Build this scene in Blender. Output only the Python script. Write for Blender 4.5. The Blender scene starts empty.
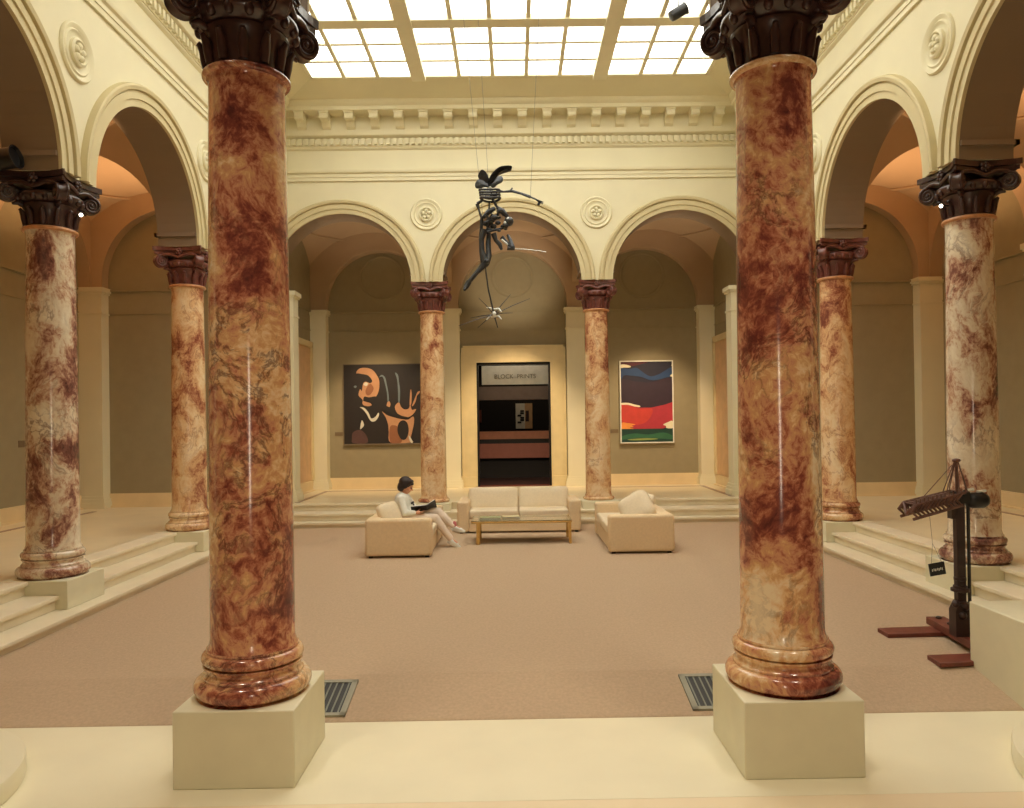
import bpy, bmesh, math, random
from math import sin, cos, pi, sqrt, radians
from mathutils import Vector, Matrix
random.seed(7)
SC = bpy.context.scene
COL = SC.collection

# ------------------------------------------------------------------ dimensions
BX, BY = 3.5, 3.6            # bay widths across and along
Y0 = 5.0                     # near row of columns
ZSP = 5.10                   # top of the capitals
COURT = 0.13                 # carpet level
AISLE = 0.55                 # raised aisle floor
WT = 0.31                    # half thickness of arcade walls
YF = Y0 + 3 * BY             # far row
XI = 1.5 * BX                # side rows
ZW = 8.60

# ------------------------------------------------------------------ mesh builder
class MB:
    def __init__(s): s.v = []; s.f = []; s.m = []
    def add(s, vs, fs, m=0):
        b = len(s.v); s.v += [tuple(v) for v in vs]
        s.f += [tuple(b + i for i in f) for f in fs]; s.m += [m] * len(fs)
    def box(s, x0, x1, y0, y1, z0, z1, m=0):
        s.add([(x0,y0,z0),(x1,y0,z0),(x1,y1,z0),(x0,y1,z0),(x0,y0,z1),(x1,y0,z1),(x1,y1,z1),(x0,y1,z1)],
              [(0,3,2,1),(4,5,6,7),(0,1,5,4),(1,2,6,5),(2,3,7,6),(3,0,4,7)], m)
    def hexa(s, P, m=0):
        s.add(P, [(0,3,2,1),(4,5,6,7),(0,1,5,4),(1,2,6,5),(2,3,7,6),(3,0,4,7)], m)
    def lathe(s, prof, n=48, c=(0,0,0), M=None, m=0, close=True):
        vs = []; fs = []
        for r, z in prof:
            for k in range(n):
                a = 2*pi*k/n; vs.append(Vector((r*cos(a), r*sin(a), z)))
        L = len(prof)
        for i in range(L-1):
            for k in range(n):
                k2 = (k+1) % n
                fs.append((i*n+k, i*n+k2, (i+1)*n+k2, (i+1)*n+k))
        if close:
            fs.append(tuple(range(n-1, -1, -1))); fs.append(tuple((L-1)*n+k for k in range(n)))
        if M: vs = [M @ v for v in vs]
        vs = [v + Vector(c) for v in vs]
        s.add(vs, fs, m)
    def ball(s, c, r, n=16, k=10, m=0, M=None):
        if not hasattr(r, '__len__'): r = (r, r, r)
        vs = [Vector((0,0,-1))]; fs = []
        for i in range(1, k):
            t = -pi/2 + pi*i/k
            for j in range(n):
                a = 2*pi*j/n; vs.append(Vector((cos(t)*cos(a), cos(t)*sin(a), sin(t))))
        vs.append(Vector((0,0,1)))
        for j in range(n): fs.append((0, 1+(j+1)%n, 1+j))
        for i in range(k-2):
            for j in range(n):
                fs.append((1+i*n+j, 1+i*n+(j+1)%n, 1+(i+1)*n+(j+1)%n, 1+(i+1)*n+j))
        e = len(vs)-1
        for j in range(n): fs.append((e, 1+(k-2)*n+j, 1+(k-2)*n+(j+1)%n))
        vs = [Vector((v.x*r[0], v.y*r[1], v.z*r[2])) for v in vs]
        if M: vs = [M @ v for v in vs]
        s.add([v + Vector(c) for v in vs], fs, m)
    def tube(s, pts, rad, n=10, m=0):
        pts = [Vector(p) for p in pts]
        if not hasattr(rad, '__len__'): rad = [rad]*len(pts)
        T = []
        for i in range(len(pts)):
            a = pts[max(i-1,0)]; b = pts[min(i+1,len(pts)-1)]
            T.append((b-a).normalized())
        up = Vector((0,0,1)) if abs(T[0].z) < .9 else Vector((1,0,0))
        nrm = T[0].cross(up).normalized(); vs = []; fs = []
        for i, p in enumerate(pts):
            nrm = (nrm - T[i]*nrm.dot(T[i])).normalized(); bn = T[i].cross(nrm)
            for k in range(n):
                a = 2*pi*k/n; vs.append(p + (nrm*cos(a) + bn*sin(a))*rad[i])
        for i in range(len(pts)-1):
            for k in range(n):
                k2 = (k+1)%n; fs.append((i*n+k, i*n+k2, (i+1)*n+k2, (i+1)*n+k))
        fs.append(tuple(range(n-1,-1,-1))); fs.append(tuple((len(pts)-1)*n+k for k in range(n)))
        s.add(vs, fs, m)
    def cap(s, a, ra, b, rb, n=14, m=0):
        a = Vector(a); b = Vector(b); d = (b-a); L = d.length
        pts = []; rr = []
        d = d.normalized()
        for i in range(5):
            t = pi/2*i/5; pts.append(a - d*ra*cos(t)); rr.append(max(ra*sin(t), .0006))
        pts.append(a); rr.append(ra); pts.append(b); rr.append(rb)
        for i in range(4, -1, -1):
            t = pi/2*i/5; pts.append(b + d*rb*cos(t)); rr.append(max(rb*sin(t), .0006))
        s.tube(pts, rr, n, m)
    def prism(s, poly, z0, z1, M=None, m=0):
        n = len(poly)
        vs = [Vector((p[0],p[1],z0)) for p in poly] + [Vector((p[0],p[1],z1)) for p in poly]
        if M: vs = [M @ v for v in vs]
        fs = [tuple(range(n-1,-1,-1)), tuple(range(n,2*n))] + [(i,(i+1)%n,n+(i+1)%n,n+i) for i in range(n)]
        s.add(vs, fs, m)
    def build(s, name, mats, parent=None, smooth=None, fix=False):
        me = bpy.data.meshes.new(name); me.from_pydata(s.v, [], s.f)
        if not isinstance(mats, (list, tuple)): mats = [mats]
        for mm in mats: me.materials.append(mm)
        me.polygons.foreach_set('material_index', s.m)
        if fix:
            bm = bmesh.new(); bm.from_mesh(me); bmesh.ops.recalc_face_normals(bm, faces=bm.faces); bm.to_mesh(me); bm.free()
        if smooth:
            me.polygons.foreach_set('use_smooth', [True]*len(me.polygons))
            me.set_sharp_from_angle(angle=radians(smooth))
        me.update()
        o = bpy.data.objects.new(name, me); COL.objects.link(o)
        if parent: o.parent = parent
        return o

def bevel(o, w, seg=2):
    md = o.modifiers.new('bevel', 'BEVEL'); md.width = w; md.segments = seg; md.limit_method = 'ANGLE'; md.angle_limit = radians(40)
    o.data.polygons.foreach_set('use_smooth', [True]*len(o.data.polygons)); o.data.set_sharp_from_angle(angle=radians(60))
    return o
def empty(name, loc=(0,0,0), rz=0):
    o = bpy.data.objects.new(name, None); COL.objects.link(o); o.location = loc; o.rotation_euler = (0,0,rz); return o
def tag(o, label, cat, group=None, kind=None):
    o['label'] = label; o['category'] = cat
    if group: o['group'] = group
    if kind: o['kind'] = kind
    return o
def struct(o): o['kind'] = 'structure'; return o
def copy_tree(o, parent=None):
    c = o.copy(); COL.objects.link(c)
    if parent: c.parent = parent
    for ch in list(o.children): copy_tree(ch, c)
    return c

# ------------------------------------------------------------------ materials
def lin(c):
    return tuple((x/255/12.92 if x/255 <= .04045 else ((x/255+.055)/1.055)**2.4) for x in c) + (1,)
def newmat(name):
    m = bpy.data.materials.new(name); m.use_nodes = True; nt = m.node_tree
    b = nt.nodes['Principled BSDF']; return m, nt, b
def plain(name, c, rough=.6, metal=0, mott=.08, sc=6, bump=0, bsc=60, spec=.5, coat=0):
    m, nt, b = newmat(name); N = nt.nodes; L = nt.links
    b.inputs['Roughness'].default_value = rough; b.inputs['Metallic'].default_value = metal
    b.inputs['Specular IOR Level'].default_value = spec; b.inputs['Coat Weight'].default_value = coat
    tc = N.new('ShaderNodeTexCoord'); no = N.new('ShaderNodeTexNoise')
    no.inputs['Scale'].default_value = sc; no.inputs['Detail'].default_value = 5
    L.new(tc.outputs['Object'], no.inputs['Vector'])
    cr = N.new('ShaderNodeValToRGB'); c = lin(c)
    cr.color_ramp.elements[0].position = .3; cr.color_ramp.elements[1].position = .7
    cr.color_ramp.elements[0].color = tuple(x*(1-mott) for x in c[:3]) + (1,)
    cr.color_ramp.elements[1].color = tuple(min(1, x*(1+mott)) for x in c[:3]) + (1,)
    L.new(no.outputs['Fac'], cr.inputs['Fac']); L.new(cr.outputs['Color'], b.inputs['Base Color'])
    if bump:
        n2 = N.new('ShaderNodeTexNoise'); n2.inputs['Scale'].default_value = bsc; n2.inputs['Detail'].default_value = 3
        L.new(tc.outputs['Object'], n2.inputs['Vector'])
        bp = N.new('ShaderNodeBump'); bp.inputs['Strength'].default_value = bump; bp.inputs['Distance'].default_value = .01
        L.new(n2.outputs['Fac'], bp.inputs['Height']); L.new(bp.outputs['Normal'], b.inputs['Normal'])
    return m
def emis(name, c, s):
    m = bpy.data.materials.new(name); m.use_nodes = True; nt = m.node_tree
    for n in list(nt.nodes): nt.nodes.remove(n)
    e = nt.nodes.new('ShaderNodeEmission'); o = nt.nodes.new('ShaderNodeOutputMaterial')
    e.inputs['Color'].default_value = lin(c); e.inputs['Strength'].default_value = s
    nt.links.new(e.outputs[0], o.inputs[0]); return m
def marble(name, stops, scale=1.5, rough=.16, vein=(70,28,26), vamt=.8, seed=0.0, stretch=.75, speck=.35):
    m, nt, b = newmat(name); N = nt.nodes; L = nt.links
    tc = N.new('ShaderNodeTexCoord'); oi = N.new('ShaderNodeObjectInfo')
    mu = N.new('ShaderNodeMath'); mu.operation = 'MULTIPLY_ADD'; mu.inputs[1].default_value = 37.0; mu.inputs[2].default_value = seed
    L.new(oi.outputs['Random'], mu.inputs[0])
    mp = N.new('ShaderNodeMapping'); mp.inputs['Scale'].default_value = (1,1,stretch)
    L.new(tc.outputs['Object'], mp.inputs['Vector'])
    va = N.new('ShaderNodeVectorMath'); va.operation = 'ADD'
    L.new(mp.outputs['Vector'], va.inputs[0]); L.new(mu.outputs[0], va.inputs[1])
    # warp
    wn = N.new('ShaderNodeTexNoise'); wn.inputs['Scale'].default_value = scale*1.2; wn.inputs['Detail'].default_value = 5
    L.new(va.outputs[0], wn.inputs['Vector'])
    ws = N.new('ShaderNodeVectorMath'); ws.operation = 'SCALE'; ws.inputs['Scale'].default_value = .4
    L.new(wn.outputs['Color'], ws.inputs[0])
    wa = N.new('ShaderNodeVectorMath'); wa.operation = 'ADD'; L.new(va.outputs[0], wa.inputs[0]); L.new(ws.outputs[0], wa.inputs[1])
    def noise(sc, det, ro, dist):
        n = N.new('ShaderNodeTexNoise'); n.inputs['Scale'].default_value = sc; n.inputs['Detail'].default_value = det
        n.inputs['Roughness'].default_value = ro; n.inputs['Distortion'].default_value = dist
        L.new(wa.outputs[0], n.inputs['Vector']); return n
    big = noise(scale, 9, .62, .35); fine = noise(scale*13, 8, .7, .4)
    mx = N.new('ShaderNodeMath'); mx.operation = 'MULTIPLY_ADD'; mx.inputs[1].default_value = speck; 
    L.new(fine.outputs['Fac'], mx.inputs[0])
    sb = N.new('ShaderNodeMath'); sb.operation = 'SUBTRACT'; sb.inputs[1].default_value = speck*.5
    L.new(big.outputs['Fac'], sb.inputs[0]); L.new(sb.outputs[0], mx.inputs[2])
    cr = N.new('ShaderNodeValToRGB'); el = cr.color_ramp.elements
    while len(el) > 1: el.remove(el[-1])
    el[0].position = stops[0][0]; el[0].color = lin(stops[0][1])
    for p, c in stops[1:]: e = el.new(p); e.color = lin(c)
    L.new(mx.outputs[0], cr.inputs['Fac'])
    # veins
    vn = noise(scale*1.9, 10, .68, .5)
    s1 = N.new('ShaderNodeMath'); s1.operation = 'SUBTRACT'; s1.inputs[1].default_value = .5; L.new(vn.outputs['Fac'], s1.inputs[0])
    s2 = N.new('ShaderNodeMath'); s2.operation = 'ABSOLUTE'; L.new(s1.outputs[0], s2.inputs[0])
    mr = N.new('ShaderNodeMapRange'); mr.inputs['From Min'].default_value = 0; mr.inputs['From Max'].default_value = .035
    mr.inputs['To Min'].default_value = vamt; mr.inputs['To Max'].default_value = 0; L.new(s2.outputs[0], mr.inputs['Value'])
    # veins only in places
    v2 = noise(scale*.9, 3, .5, 0); m2 = N.new('ShaderNodeMapRange'); m2.inputs['From Min'].default_value = .42; m2.inputs['From Max'].default_value = .6
    L.new(v2.outputs['Fac'], m2.inputs['Value'])
    m3 = N.new('ShaderNodeMath'); m3.operation = 'MULTIPLY'; L.new(mr.outputs[0], m3.inputs[0]); L.new(m2.outputs[0], m3.inputs[1])
    mix = N.new('ShaderNodeMix'); mix.data_type = 'RGBA'; L.new(m3.outputs[0], mix.inputs['Factor'])
    L.new(cr.outputs['Color'], mix.inputs['A']); mix.inputs['B'].default_value = lin(vein)
    L.new(mix.outputs['Result'], b.inputs['Base Color'])
    b.inputs['Roughness'].default_value = rough; b.inputs['Specular IOR Level'].default_value = .5
    b.inputs['Coat Weight'].default_value = .3; b.inputs['Coat Roughness'].default_value = .08
    return m

M = {}
M['near'] = marble('rust marble', [(.32,(92,46,42)),(.40,(132,68,56)),(.45,(176,108,82)),(.49,(204,146,112)),(.53,(212,162,112)),(.575,(230,192,146)),(.66,(240,220,186))], 1.3, vein=(90,44,40), vamt=.8, stretch=.9, speck=.42)
M['side'] = marble('maroon and cream marble', [(.32,(94,62,58)),(.40,(146,98,84)),(.45,(196,156,130)),(.51,(222,204,176)),(.64,(238,228,206))], 1.7, vein=(92,42,40), vamt=.7, seed=3.3)
M['far'] = marble('peach marble', [(.34,(122,68,56)),(.41,(176,116,86)),(.48,(220,174,128)),(.57,(236,206,162)),(.70,(244,224,188))], 2.2, vein=(150,76,56), vamt=.6, seed=9.1)
M['capital'] = plain('dark brown marble', (64,40,36), .28, mott=.35, sc=12, coat=.2)
M['capfar'] = plain('lit brown marble', (112,64,56), .28, mott=.35, sc=14, coat=.2)  # lighter, redder copy of the capital marble; light on farther capitals painted in
M['gold'] = plain('pale rose astragal', (196,140,96), .3, mott=.2, sc=20)
M['soffit'] = plain('shaded soffit plaster', (138,118,96), .8, mott=.03, sc=2)  # darker than the walls: shade under the arches put into the colour
M['arch'] = plain('stone-coloured archivolt paint', (208,194,152), .7, mott=.03, sc=3)
M['cream'] = plain('cream plaster', (228,220,188), .75, mott=.025, sc=2)
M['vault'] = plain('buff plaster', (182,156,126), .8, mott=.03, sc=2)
M['olive'] = plain('olive wall fabric', (154,142,112), .95, mott=.04, sc=5, bump=.25, bsc=260)
M['block'] = plain('cream stone block', (228,222,192), .5, mott=.03, sc=5)
M['stone'] = plain('pale marble', (234,222,194), .38, mott=.05, sc=3)
M['base'] = plain('honey stone', (226,204,160), .5, mott=.05, sc=3)
M['floor'] = plain('cream floor stone', (238,230,200), .32, mott=.03, sc=2)
M['floor2'] = plain('peach floor stone', (238,220,186), .32, mott=.03, sc=2)
M['aisle'] = plain('honey floor stone', (220,204,168), .28, mott=.05, sc=2)
M['inlay'] = plain('brown inlay', (140,104,78), .3)
M['carpet'] = plain('mushroom carpet', (208,182,152), 1, mott=.07, sc=40, bump=.8, bsc=420, spec=.1)
M['sofa'] = plain('beige upholstery', (236,212,174), .95, mott=.04, sc=30, bump=.3, bsc=400, spec=.2)
M['sofa2'] = plain('pale beige cushion cloth', (238,222,192), .95, mott=.04, sc=30, bump=.3, bsc=400, spec=.2)
M['iron'] = plain('dark bronze', (64,66,70), .35, metal=.4, mott=.3, sc=14)
M['bright'] = plain('bright bronze and painted highlight', (222,224,216), .3, metal=.2, mott=.2, sc=20)  # pale bronze for bright pieces, also the highlight painted on the skull
M['wood'] = plain('red brown timber', (116,60,46), .45, mott=.2, sc=9)
M['darkwood'] = plain('dark oiled timber', (50,30,28), .4, mott=.25, sc=14)
M['black'] = plain('black', (22,22,24), .4)
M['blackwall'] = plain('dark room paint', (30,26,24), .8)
M['brass'] = plain('brass', (206,168,96), .25, metal=.6)
M['white'] = plain('white paint', (236,234,222), .5)
M['grate'] = plain('grate bar iron', (126,128,116), .5)
M['gratef'] = plain('grate frame', (150,146,126), .5)
M['bar'] = plain('skylight frame paint', (236,230,204), .7, mott=.02)
M['pane'] = emis('diffusing skylight glass', (255,252,240), 4.2)
M['doorwood'] = plain('honey door timber', (214,176,132), .45, mott=.1, sc=4)
M['frame'] = plain('ochre stone surround', (222,204,156), .5, mott=.05, sc=4)
# ------------------------------------------------------------------ arcades
TL = lambda u, w, z: (-(XI-WT) - w, u, z)
TR = lambda u, w, z: ((XI-WT) + w, u, z)
TF = lambda u, w, z: (u, YF-WT + w, z)
TN = lambda u, w, z: (u, Y0+WT - w, z)
def arcade(T, u0, u1, cs, R, zs, zt, t, N=40, lift=0, soff=False):
    mb = MB()
    def q(*p): mb.add([T(*x) for x in p], [tuple(range(len(p)))])
    edges = [u0]
    for c in cs: edges += [c-R, c+R]
    edges.append(u1)
    for i in range(0, len(edges), 2):
        a, b = edges[i], edges[i+1]
        if b - a < 1e-4: continue
        for w in (0, t): q((a,w,zs),(b,w,zs),(b,w,zt),(a,w,zt))
        q((a,0,zs),(b,0,zs),(b,t,zs),(a,t,zs))
    for c in cs:
        for k in range(N):
            a0 = pi*k/N; a1 = pi*(k+1)/N
            p0 = (c+R*cos(a0), zs+lift+R*sin(a0)); p1 = (c+R*cos(a1), zs+lift+R*sin(a1))
            for w in (0, t): q((p0[0],w,p0[1]),(p0[0],w,zt),(p1[0],w,zt),(p1[0],w,p1[1]))
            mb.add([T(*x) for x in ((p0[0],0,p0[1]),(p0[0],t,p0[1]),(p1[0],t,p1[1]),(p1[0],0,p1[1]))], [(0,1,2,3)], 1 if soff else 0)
        if lift:
            for u in (c-R, c+R): q((u,0,zs),(u,t,zs),(u,t,zs+lift),(u,0,zs+lift))
    q((u0,0,zt),(u1,0,zt),(u1,t,zt),(u0,t,zt))
    for u in (u0, u1): q((u,0,zs),(u,t,zs),(u,t,zt),(u,0,zt))
    return mb
def ring_sweep(T, c, zs, prof, a0=0, a1=pi, N=48):
    mb = MB(); L = len(prof); vs = []; fs = []
    for k in range(N+1):
        a = a0 + (a1-a0)*k/N
        for r, w in prof: vs.append(T(c+r*cos(a), w, zs+r*sin(a)))
    for k in range(N):
        for i in range(L-1): fs.append((k*L+i, k*L+i+1, (k+1)*L+i+1, (k+1)*L+i))
    fs.append(tuple(range(L))); fs.append(tuple(N*L+i for i in range(L)))
    mb.add(vs, fs); return mb
def archivolt_prof(R):
    return [(R-.004, .012), (R-.004,-.03), (R+.085,-.03), (R+.09,-.05), (R+.175,-.05), (R+.18,-.035), (R+.20,-.035), (R+.205,-.075), (R+.25,-.088), (R+.275,-.075), (R+.285,-.03), (R+.29, .01)]
def medallion(T, u, z, parent, R=.31):
    prof = [(R+.02,.0),(R+.02,-.015),(R,-.035),(R-.03,-.025),(R-.05,-.012),(R-.07,-.03),(R-.09,-.02),(R-.10,-.01),(.16,-.01),(.155,-.045),(.13,-.06),(.105,-.035),(.1,-.015),(0.003,-.015)]
    mb = MB(); L = len(prof); N = 48; vs = []; fs = []
    for k in range(N):
        a = 2*pi*k/N
        for r, w in prof: vs.append(T(u+r*cos(a), w, z+r*sin(a)))
    for k in range(N):
        for i in range(L-1): fs.append((k*L+i, k*L+i+1, ((k+1)%N)*L+i+1, ((k+1)%N)*L+i))
    mb.add(vs, fs); o = mb.build('medallion', M['cream'], parent, smooth=50)
    rs = MB()
    for k in range(5):
        a = 2*pi*k/5 + pi/2; c = T(u+.07*cos(a), -.03, z+.07*sin(a)); rs.ball(c, .042, 12, 8)
    rs.ball(T(u, -.045, z), .03, 12, 8)
    rs.build('rosette', M['cream'], o, smooth=60)
def impost(T, cu, half, t, R, zs, mb):
    z0, z1 = zs+.15, zs+.205
    for s in (-1, 1):
        u = cu + s*half
        dx = R - sqrt(max(R*R-.18*.18, 0))
        a, b = (u - .02, u + .045) if s > 0 else (u - .045, u + .02)
        b += dx*0
        P = [T(a,.02,z0),T(b,.02,z0),T(b,t+.045,z0),T(a,t+.045,z0),T(a,.02,z1),T(b,.02,z1),T(b,t+.045,z1),T(a,t+.045,z1)]
        mb.hexa(P)
    P = [T(cu-half-.045,t,z0),T(cu+half+.045,t,z0),T(cu+half+.045,t+.045,z0),T(cu-half-.045,t+.045,z0),T(cu-half-.045,t,z1),T(cu+half+.045,t,z1),T(cu+half+.045,t+.045,z1),T(cu-half-.045,t+.045,z1)]
    mb.hexa(P)

bays_y = [Y0 + BY*(k+.5) for k in range(3)]
bays_x = [-BX, 0, BX]
RS, RF = 1.47, 1.43
ZSS = ZSP - .06
t2 = 2*WT
walls = {}
for nm, T, u0, u1, cs, R in (('wall_left', TL, Y0-WT, YF+WT, bays_y, RS), ('wall_right', TR, Y0-WT, YF+WT, bays_y, RS),
                             ('wall_back', TF, -(XI-WT), XI-WT, bays_x, RF), ('wall_front', TN, -(XI-WT), XI-WT, bays_x, RF)):
    if nm in ('wall_back', 'wall_front'): u0 += .0; u1 -= .0
    zq = ZSS if nm in ('wall_left', 'wall_right') else ZSP
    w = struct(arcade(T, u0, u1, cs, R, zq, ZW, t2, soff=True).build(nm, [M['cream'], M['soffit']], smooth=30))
    walls[nm] = w
    for c in cs: ring_sweep(T, c, zq, archivolt_prof(R)).build('archivolt', M['arch'], w, smooth=35)
    mb = MB()
    cols = [c + (BY if R == RS else BX)/2 for c in cs[:-1]]
    half = (BY if R == RS else BX)/2 - R
    for cu in cols: impost(T, cu, half, t2, R, zq, mb)
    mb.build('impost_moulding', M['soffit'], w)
    if nm != 'wall_front':
        for cu in cols: medallion(T, cu, 6.49, w)
# corner piers that carry the arcade ends
for k, (x, y) in enumerate(((-XI, YF), (XI, YF), (-XI, Y0), (XI, Y0))):
    mb = MB(); mb.box(x-.30, x+.30, y-.30, y+.30, AISLE if y == YF else 0, ZSP)
    for a, z0, z1 in ((.36, AISLE, AISLE+.16), (.335, AISLE+.16, AISLE+.24), (.33, ZSP-.22, ZSP-.17), (.34, ZSP-.12, ZSP-.07), (.37, ZSP-.07, ZSP)):
        mb.box(x-a, x+a, y-a, y+a, z0, z1)
    struct(mb.build('pillar_corner', M['cream']))

# ------------------------------------------------------------------ entablature, cove, skylight
XW, YW1, YW0 = XI-WT, YF-WT, Y0+WT
prof = [(0,7.190),(.035,7.190),(.035,7.260),(.05,7.265),(.05,7.330),(.085,7.350),(.10,7.390),(.10,7.415),(.012,7.430),(.012,7.820),(.03,7.830),(.055,7.860),(.055,7.880),(.07,7.885),(.07,8.045),
        (.10,8.050),(.15,8.090),(.16,8.120),(.16,8.130),(.17,8.160),(.17,8.445),(.19,8.460),(.50,8.460),(.51,8.475),(.51,8.540),(.53,8.550),(.57,8.600),(.58,8.630),(.58,8.650)]
def cornice(side):
    mb = MB(); L = len(prof); P = []
    for d, z in prof:
        c = {'f': ((-XW+d, YW1-d), (XW-d, YW1-d)), 'n': ((-XW+d, YW0+d), (XW-d, YW0+d)), 'l': ((-XW+d, YW0+d), (-XW+d, YW1-d)), 'r': ((XW-d, YW0+d), (XW-d, YW1-d))}[side]
        P.append((c[0][0], c[0][1], z)); P.append((c[1][0], c[1][1], z))
    mb.add(P, [(2*i, 2*i+1, 2*i+3, 2*i+2) for i in range(L-1)])
    return mb
def along(side, u, d):     # u measured from the centre of the wall
    yc = (YW0+YW1)/2
    return {'f': (u, YW1-d), 'n': (u, YW0+d), 'l': (-XW+d, yc+u), 'r': (XW-d, yc+u)}[side]
def blk(mb, side, u, hw, d0, d1, z0, z1):
    a = along(side, u-hw, d0); b = along(side, u+hw, d1)
    mb.box(min(a[0],b[0]), max(a[0],b[0]), min(a[1],b[1]), max(a[1],b[1]), z0, z1)
for k, (side, H) in enumerate((('f', XW), ('l', (YW1-YW0)/2), ('r', (YW1-YW0)/2), ('n', XW))):
    tr = struct(cornice(side).build('trim_%d' % (k+1), M['cream'], smooth=30))
    mb = MB(); n = int((2*H-.3)/.128)
    for i in range(n): blk(mb, side, (i-(n-1)/2)*.128, .034, .065, .125, 7.91, 8.035)
    mb.build('dentil_row', M['cream'], tr)
    n = int((2*H-.5)/.497)
    if side == 'n': continue
    for i in range(n):
        mb = MB(); u = (i-(n-1)/2)*.497
        pf = [(.17,8.445),(.46,8.445),(.46,8.36),(.44,8.325),(.39,8.315),(.34,8.33),(.30,8.31),(.24,8.23),(.17,8.19)]
        vs = []
        for s in (-1, 1):
            for d, z in pf:
                x, y = along(side, u+s*.085, d); vs.append((x, y, z))
        L = len(pf)
        mb.add(vs, [tuple(range(L)), tuple(range(2*L-1, L-1, -1))] + [(i_, (i_+1)%L, L+(i_+1)%L, L+i_) for i_ in range(L)])
        blk(mb, side, u, .10, .17, .48, 8.425, 8.46)
        mb.build('modillion', M['cream'], tr, fix=True)
ZS, SX, SY1, SY0 = 8.80, 3.77, 14.30, YW0+1.19
mb = MB(); d = .56
A = [(-XW+d, YW0+d, 8.64), (XW-d, YW0+d, 8.64), (XW-d, YW1-d, 8.64), (-XW+d, YW1-d, 8.64)]
Bq = [(-SX, SY0, ZS), (SX, SY0, ZS), (SX, SY1, ZS), (-SX, SY1, ZS)]
mb.add(A+Bq, [(i, (i+1)%4, 4+(i+1)%4, 4+i) for i in range(4)])
struct(mb.build('ceiling', M['cream']))
mb = MB()
mb.box(-SX-1.4, SX+1.4, SY0-1.4, SY1+1.4, 9.02, 9.06)
for a in ((-SX-1.4,-SX,SY0-1.4,SY1+1.4),(SX,SX+1.4,SY0-1.4,SY1+1.4),(-SX,SX,SY0-1.4,SY0),(-SX,SX,SY1,SY1+1.4)): mb.box(*a, 8.9, 9.02)
struct(mb.build('ceiling_deck', M['cream']))
# skylight: 3 + 5 + 3 panes each way
def cuts(lo, hi, pane_groups, bar, thin):
    tot = hi-lo-2*bar; n = sum(pane_groups); w = tot/n; out = []; p = lo; bars = []
    for g in pane_groups:
        for i in range(g):
            out.append((p+thin/2, p+w-thin/2)); p += w
        if g is not pane_groups[-1] or len(bars) < 2:
            if len(bars) < 2: bars.append((p, p+bar)); p += bar
    return out, bars
cx_, bx_ = [], []
w3 = (3.77-1.85)/3
for i in range(3): cx_.append((-3.77+i*w3, -3.77+(i+1)*w3))
for i in range(5): cx_.append((-1.59+i*.636, -1.59+(i+1)*.636))
for i in range(3): cx_.append((1.85+i*w3, 1.85+(i+1)*w3))
LY = SY1-SY0; s3 = 1.86; barw = .26; s5 = LY-2*s3-2*barw
cy_ = [(SY0+i*s3/3, SY0+(i+1)*s3/3) for i in range(3)] + [(SY0+s3+barw+i*s5/5, SY0+s3+barw+(i+1)*s5/5) for i in range(5)] + [(SY1-s3+i*s3/3, SY1-s3+(i+1)*s3/3) for i in range(3)]
fr = MB(); g = MB()
fr.box(-SX-.04, -SX+.03, SY0-.04, SY1+.04, ZS-.02, ZS+.10); fr.box(SX-.03, SX+.04, SY0-.04, SY1+.04, ZS-.02, ZS+.10)
fr.box(-SX, SX, SY0-.04, SY0+.03, ZS-.02, ZS+.10); fr.box(-SX, SX, SY1-.03, SY1+.04, ZS-.02, ZS+.10)
for x0, x1 in ((-1.85,-1.59),(1.59,1.85)): fr.box(x0, x1, SY0, SY1, ZS-.10, ZS+.10)
for y0, y1 in ((SY0+s3,SY0+s3+barw),(SY1-s3-barw,SY1-s3)): fr.box(-SX, SX, y0, y1, ZS-.06, ZS+.10)
for i, (x0, x1) in enumerate(cx_):
    if i not in (0, 3, 8): fr.box(x0-.035, x0+.035, SY0, SY1, ZS-.04, ZS+.09)
for i, (y0, y1) in enumerate(cy_):
    if i not in (0, 3, 8): fr.box(-SX, SX, y0-.035, y0+.035, ZS-.012, ZS+.09)
sk = struct(fr.build('window_1', M['bar']))
for x0, x1 in cx_:
    for y0, y1 in cy_: g.box(x0+.005, x1-.005, y0+.005, y1-.005, ZS+.03, ZS+.05)
g.build('pane', M['pane'], sk)['kind'] = 'structure'

# ------------------------------------------------------------------ outer shell
XO = 8.86
def shell(name, mat, *boxes):
    mb = MB()
    for b in boxes: mb.box(*b)
    return struct(mb.build(name, mat))
YB = 19.2
YE = 15.70
shell('wall_left_outer', M['olive'], (-XO-.3, -XO, -1.8, 16.2, -.1, 8.9))
shell('wall_right_outer', M['olive'], (XO, XO+.3, -1.8, 16.2, -.1, 8.9))
shell('wall_left_end', M['olive'], (-XO, -XI-WT+.02, YE, 16.1, -.1, 8.9))
shell('wall_right_end', M['olive'], (XI+WT-.02, XO, YE, 16.1, -.1, 8.9))
shell('wall_behind_camera', M['vault'], (-XO-.3, XO+.3, -1.8, -1.5, -.1, 8.9))
shell('wall_left_recess', M['olive'], (-5.5, -5.08, YF+WT-.02, YB+.3, 0, 8.9))
shell('wall_right_recess', M['olive'], (5.08, 5.5, YF+WT-.02, YB+.3, 0, 8.9))
DW, DT = .945, 3.71
shell('wall_far', M['olive'], (-5.5, -DW, YB, YB+.35, 0, 8.9), (DW, 5.5, YB, YB+.35, 0, 8.9), (-DW, DW, YB, YB+.35, DT, 8.9))
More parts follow.
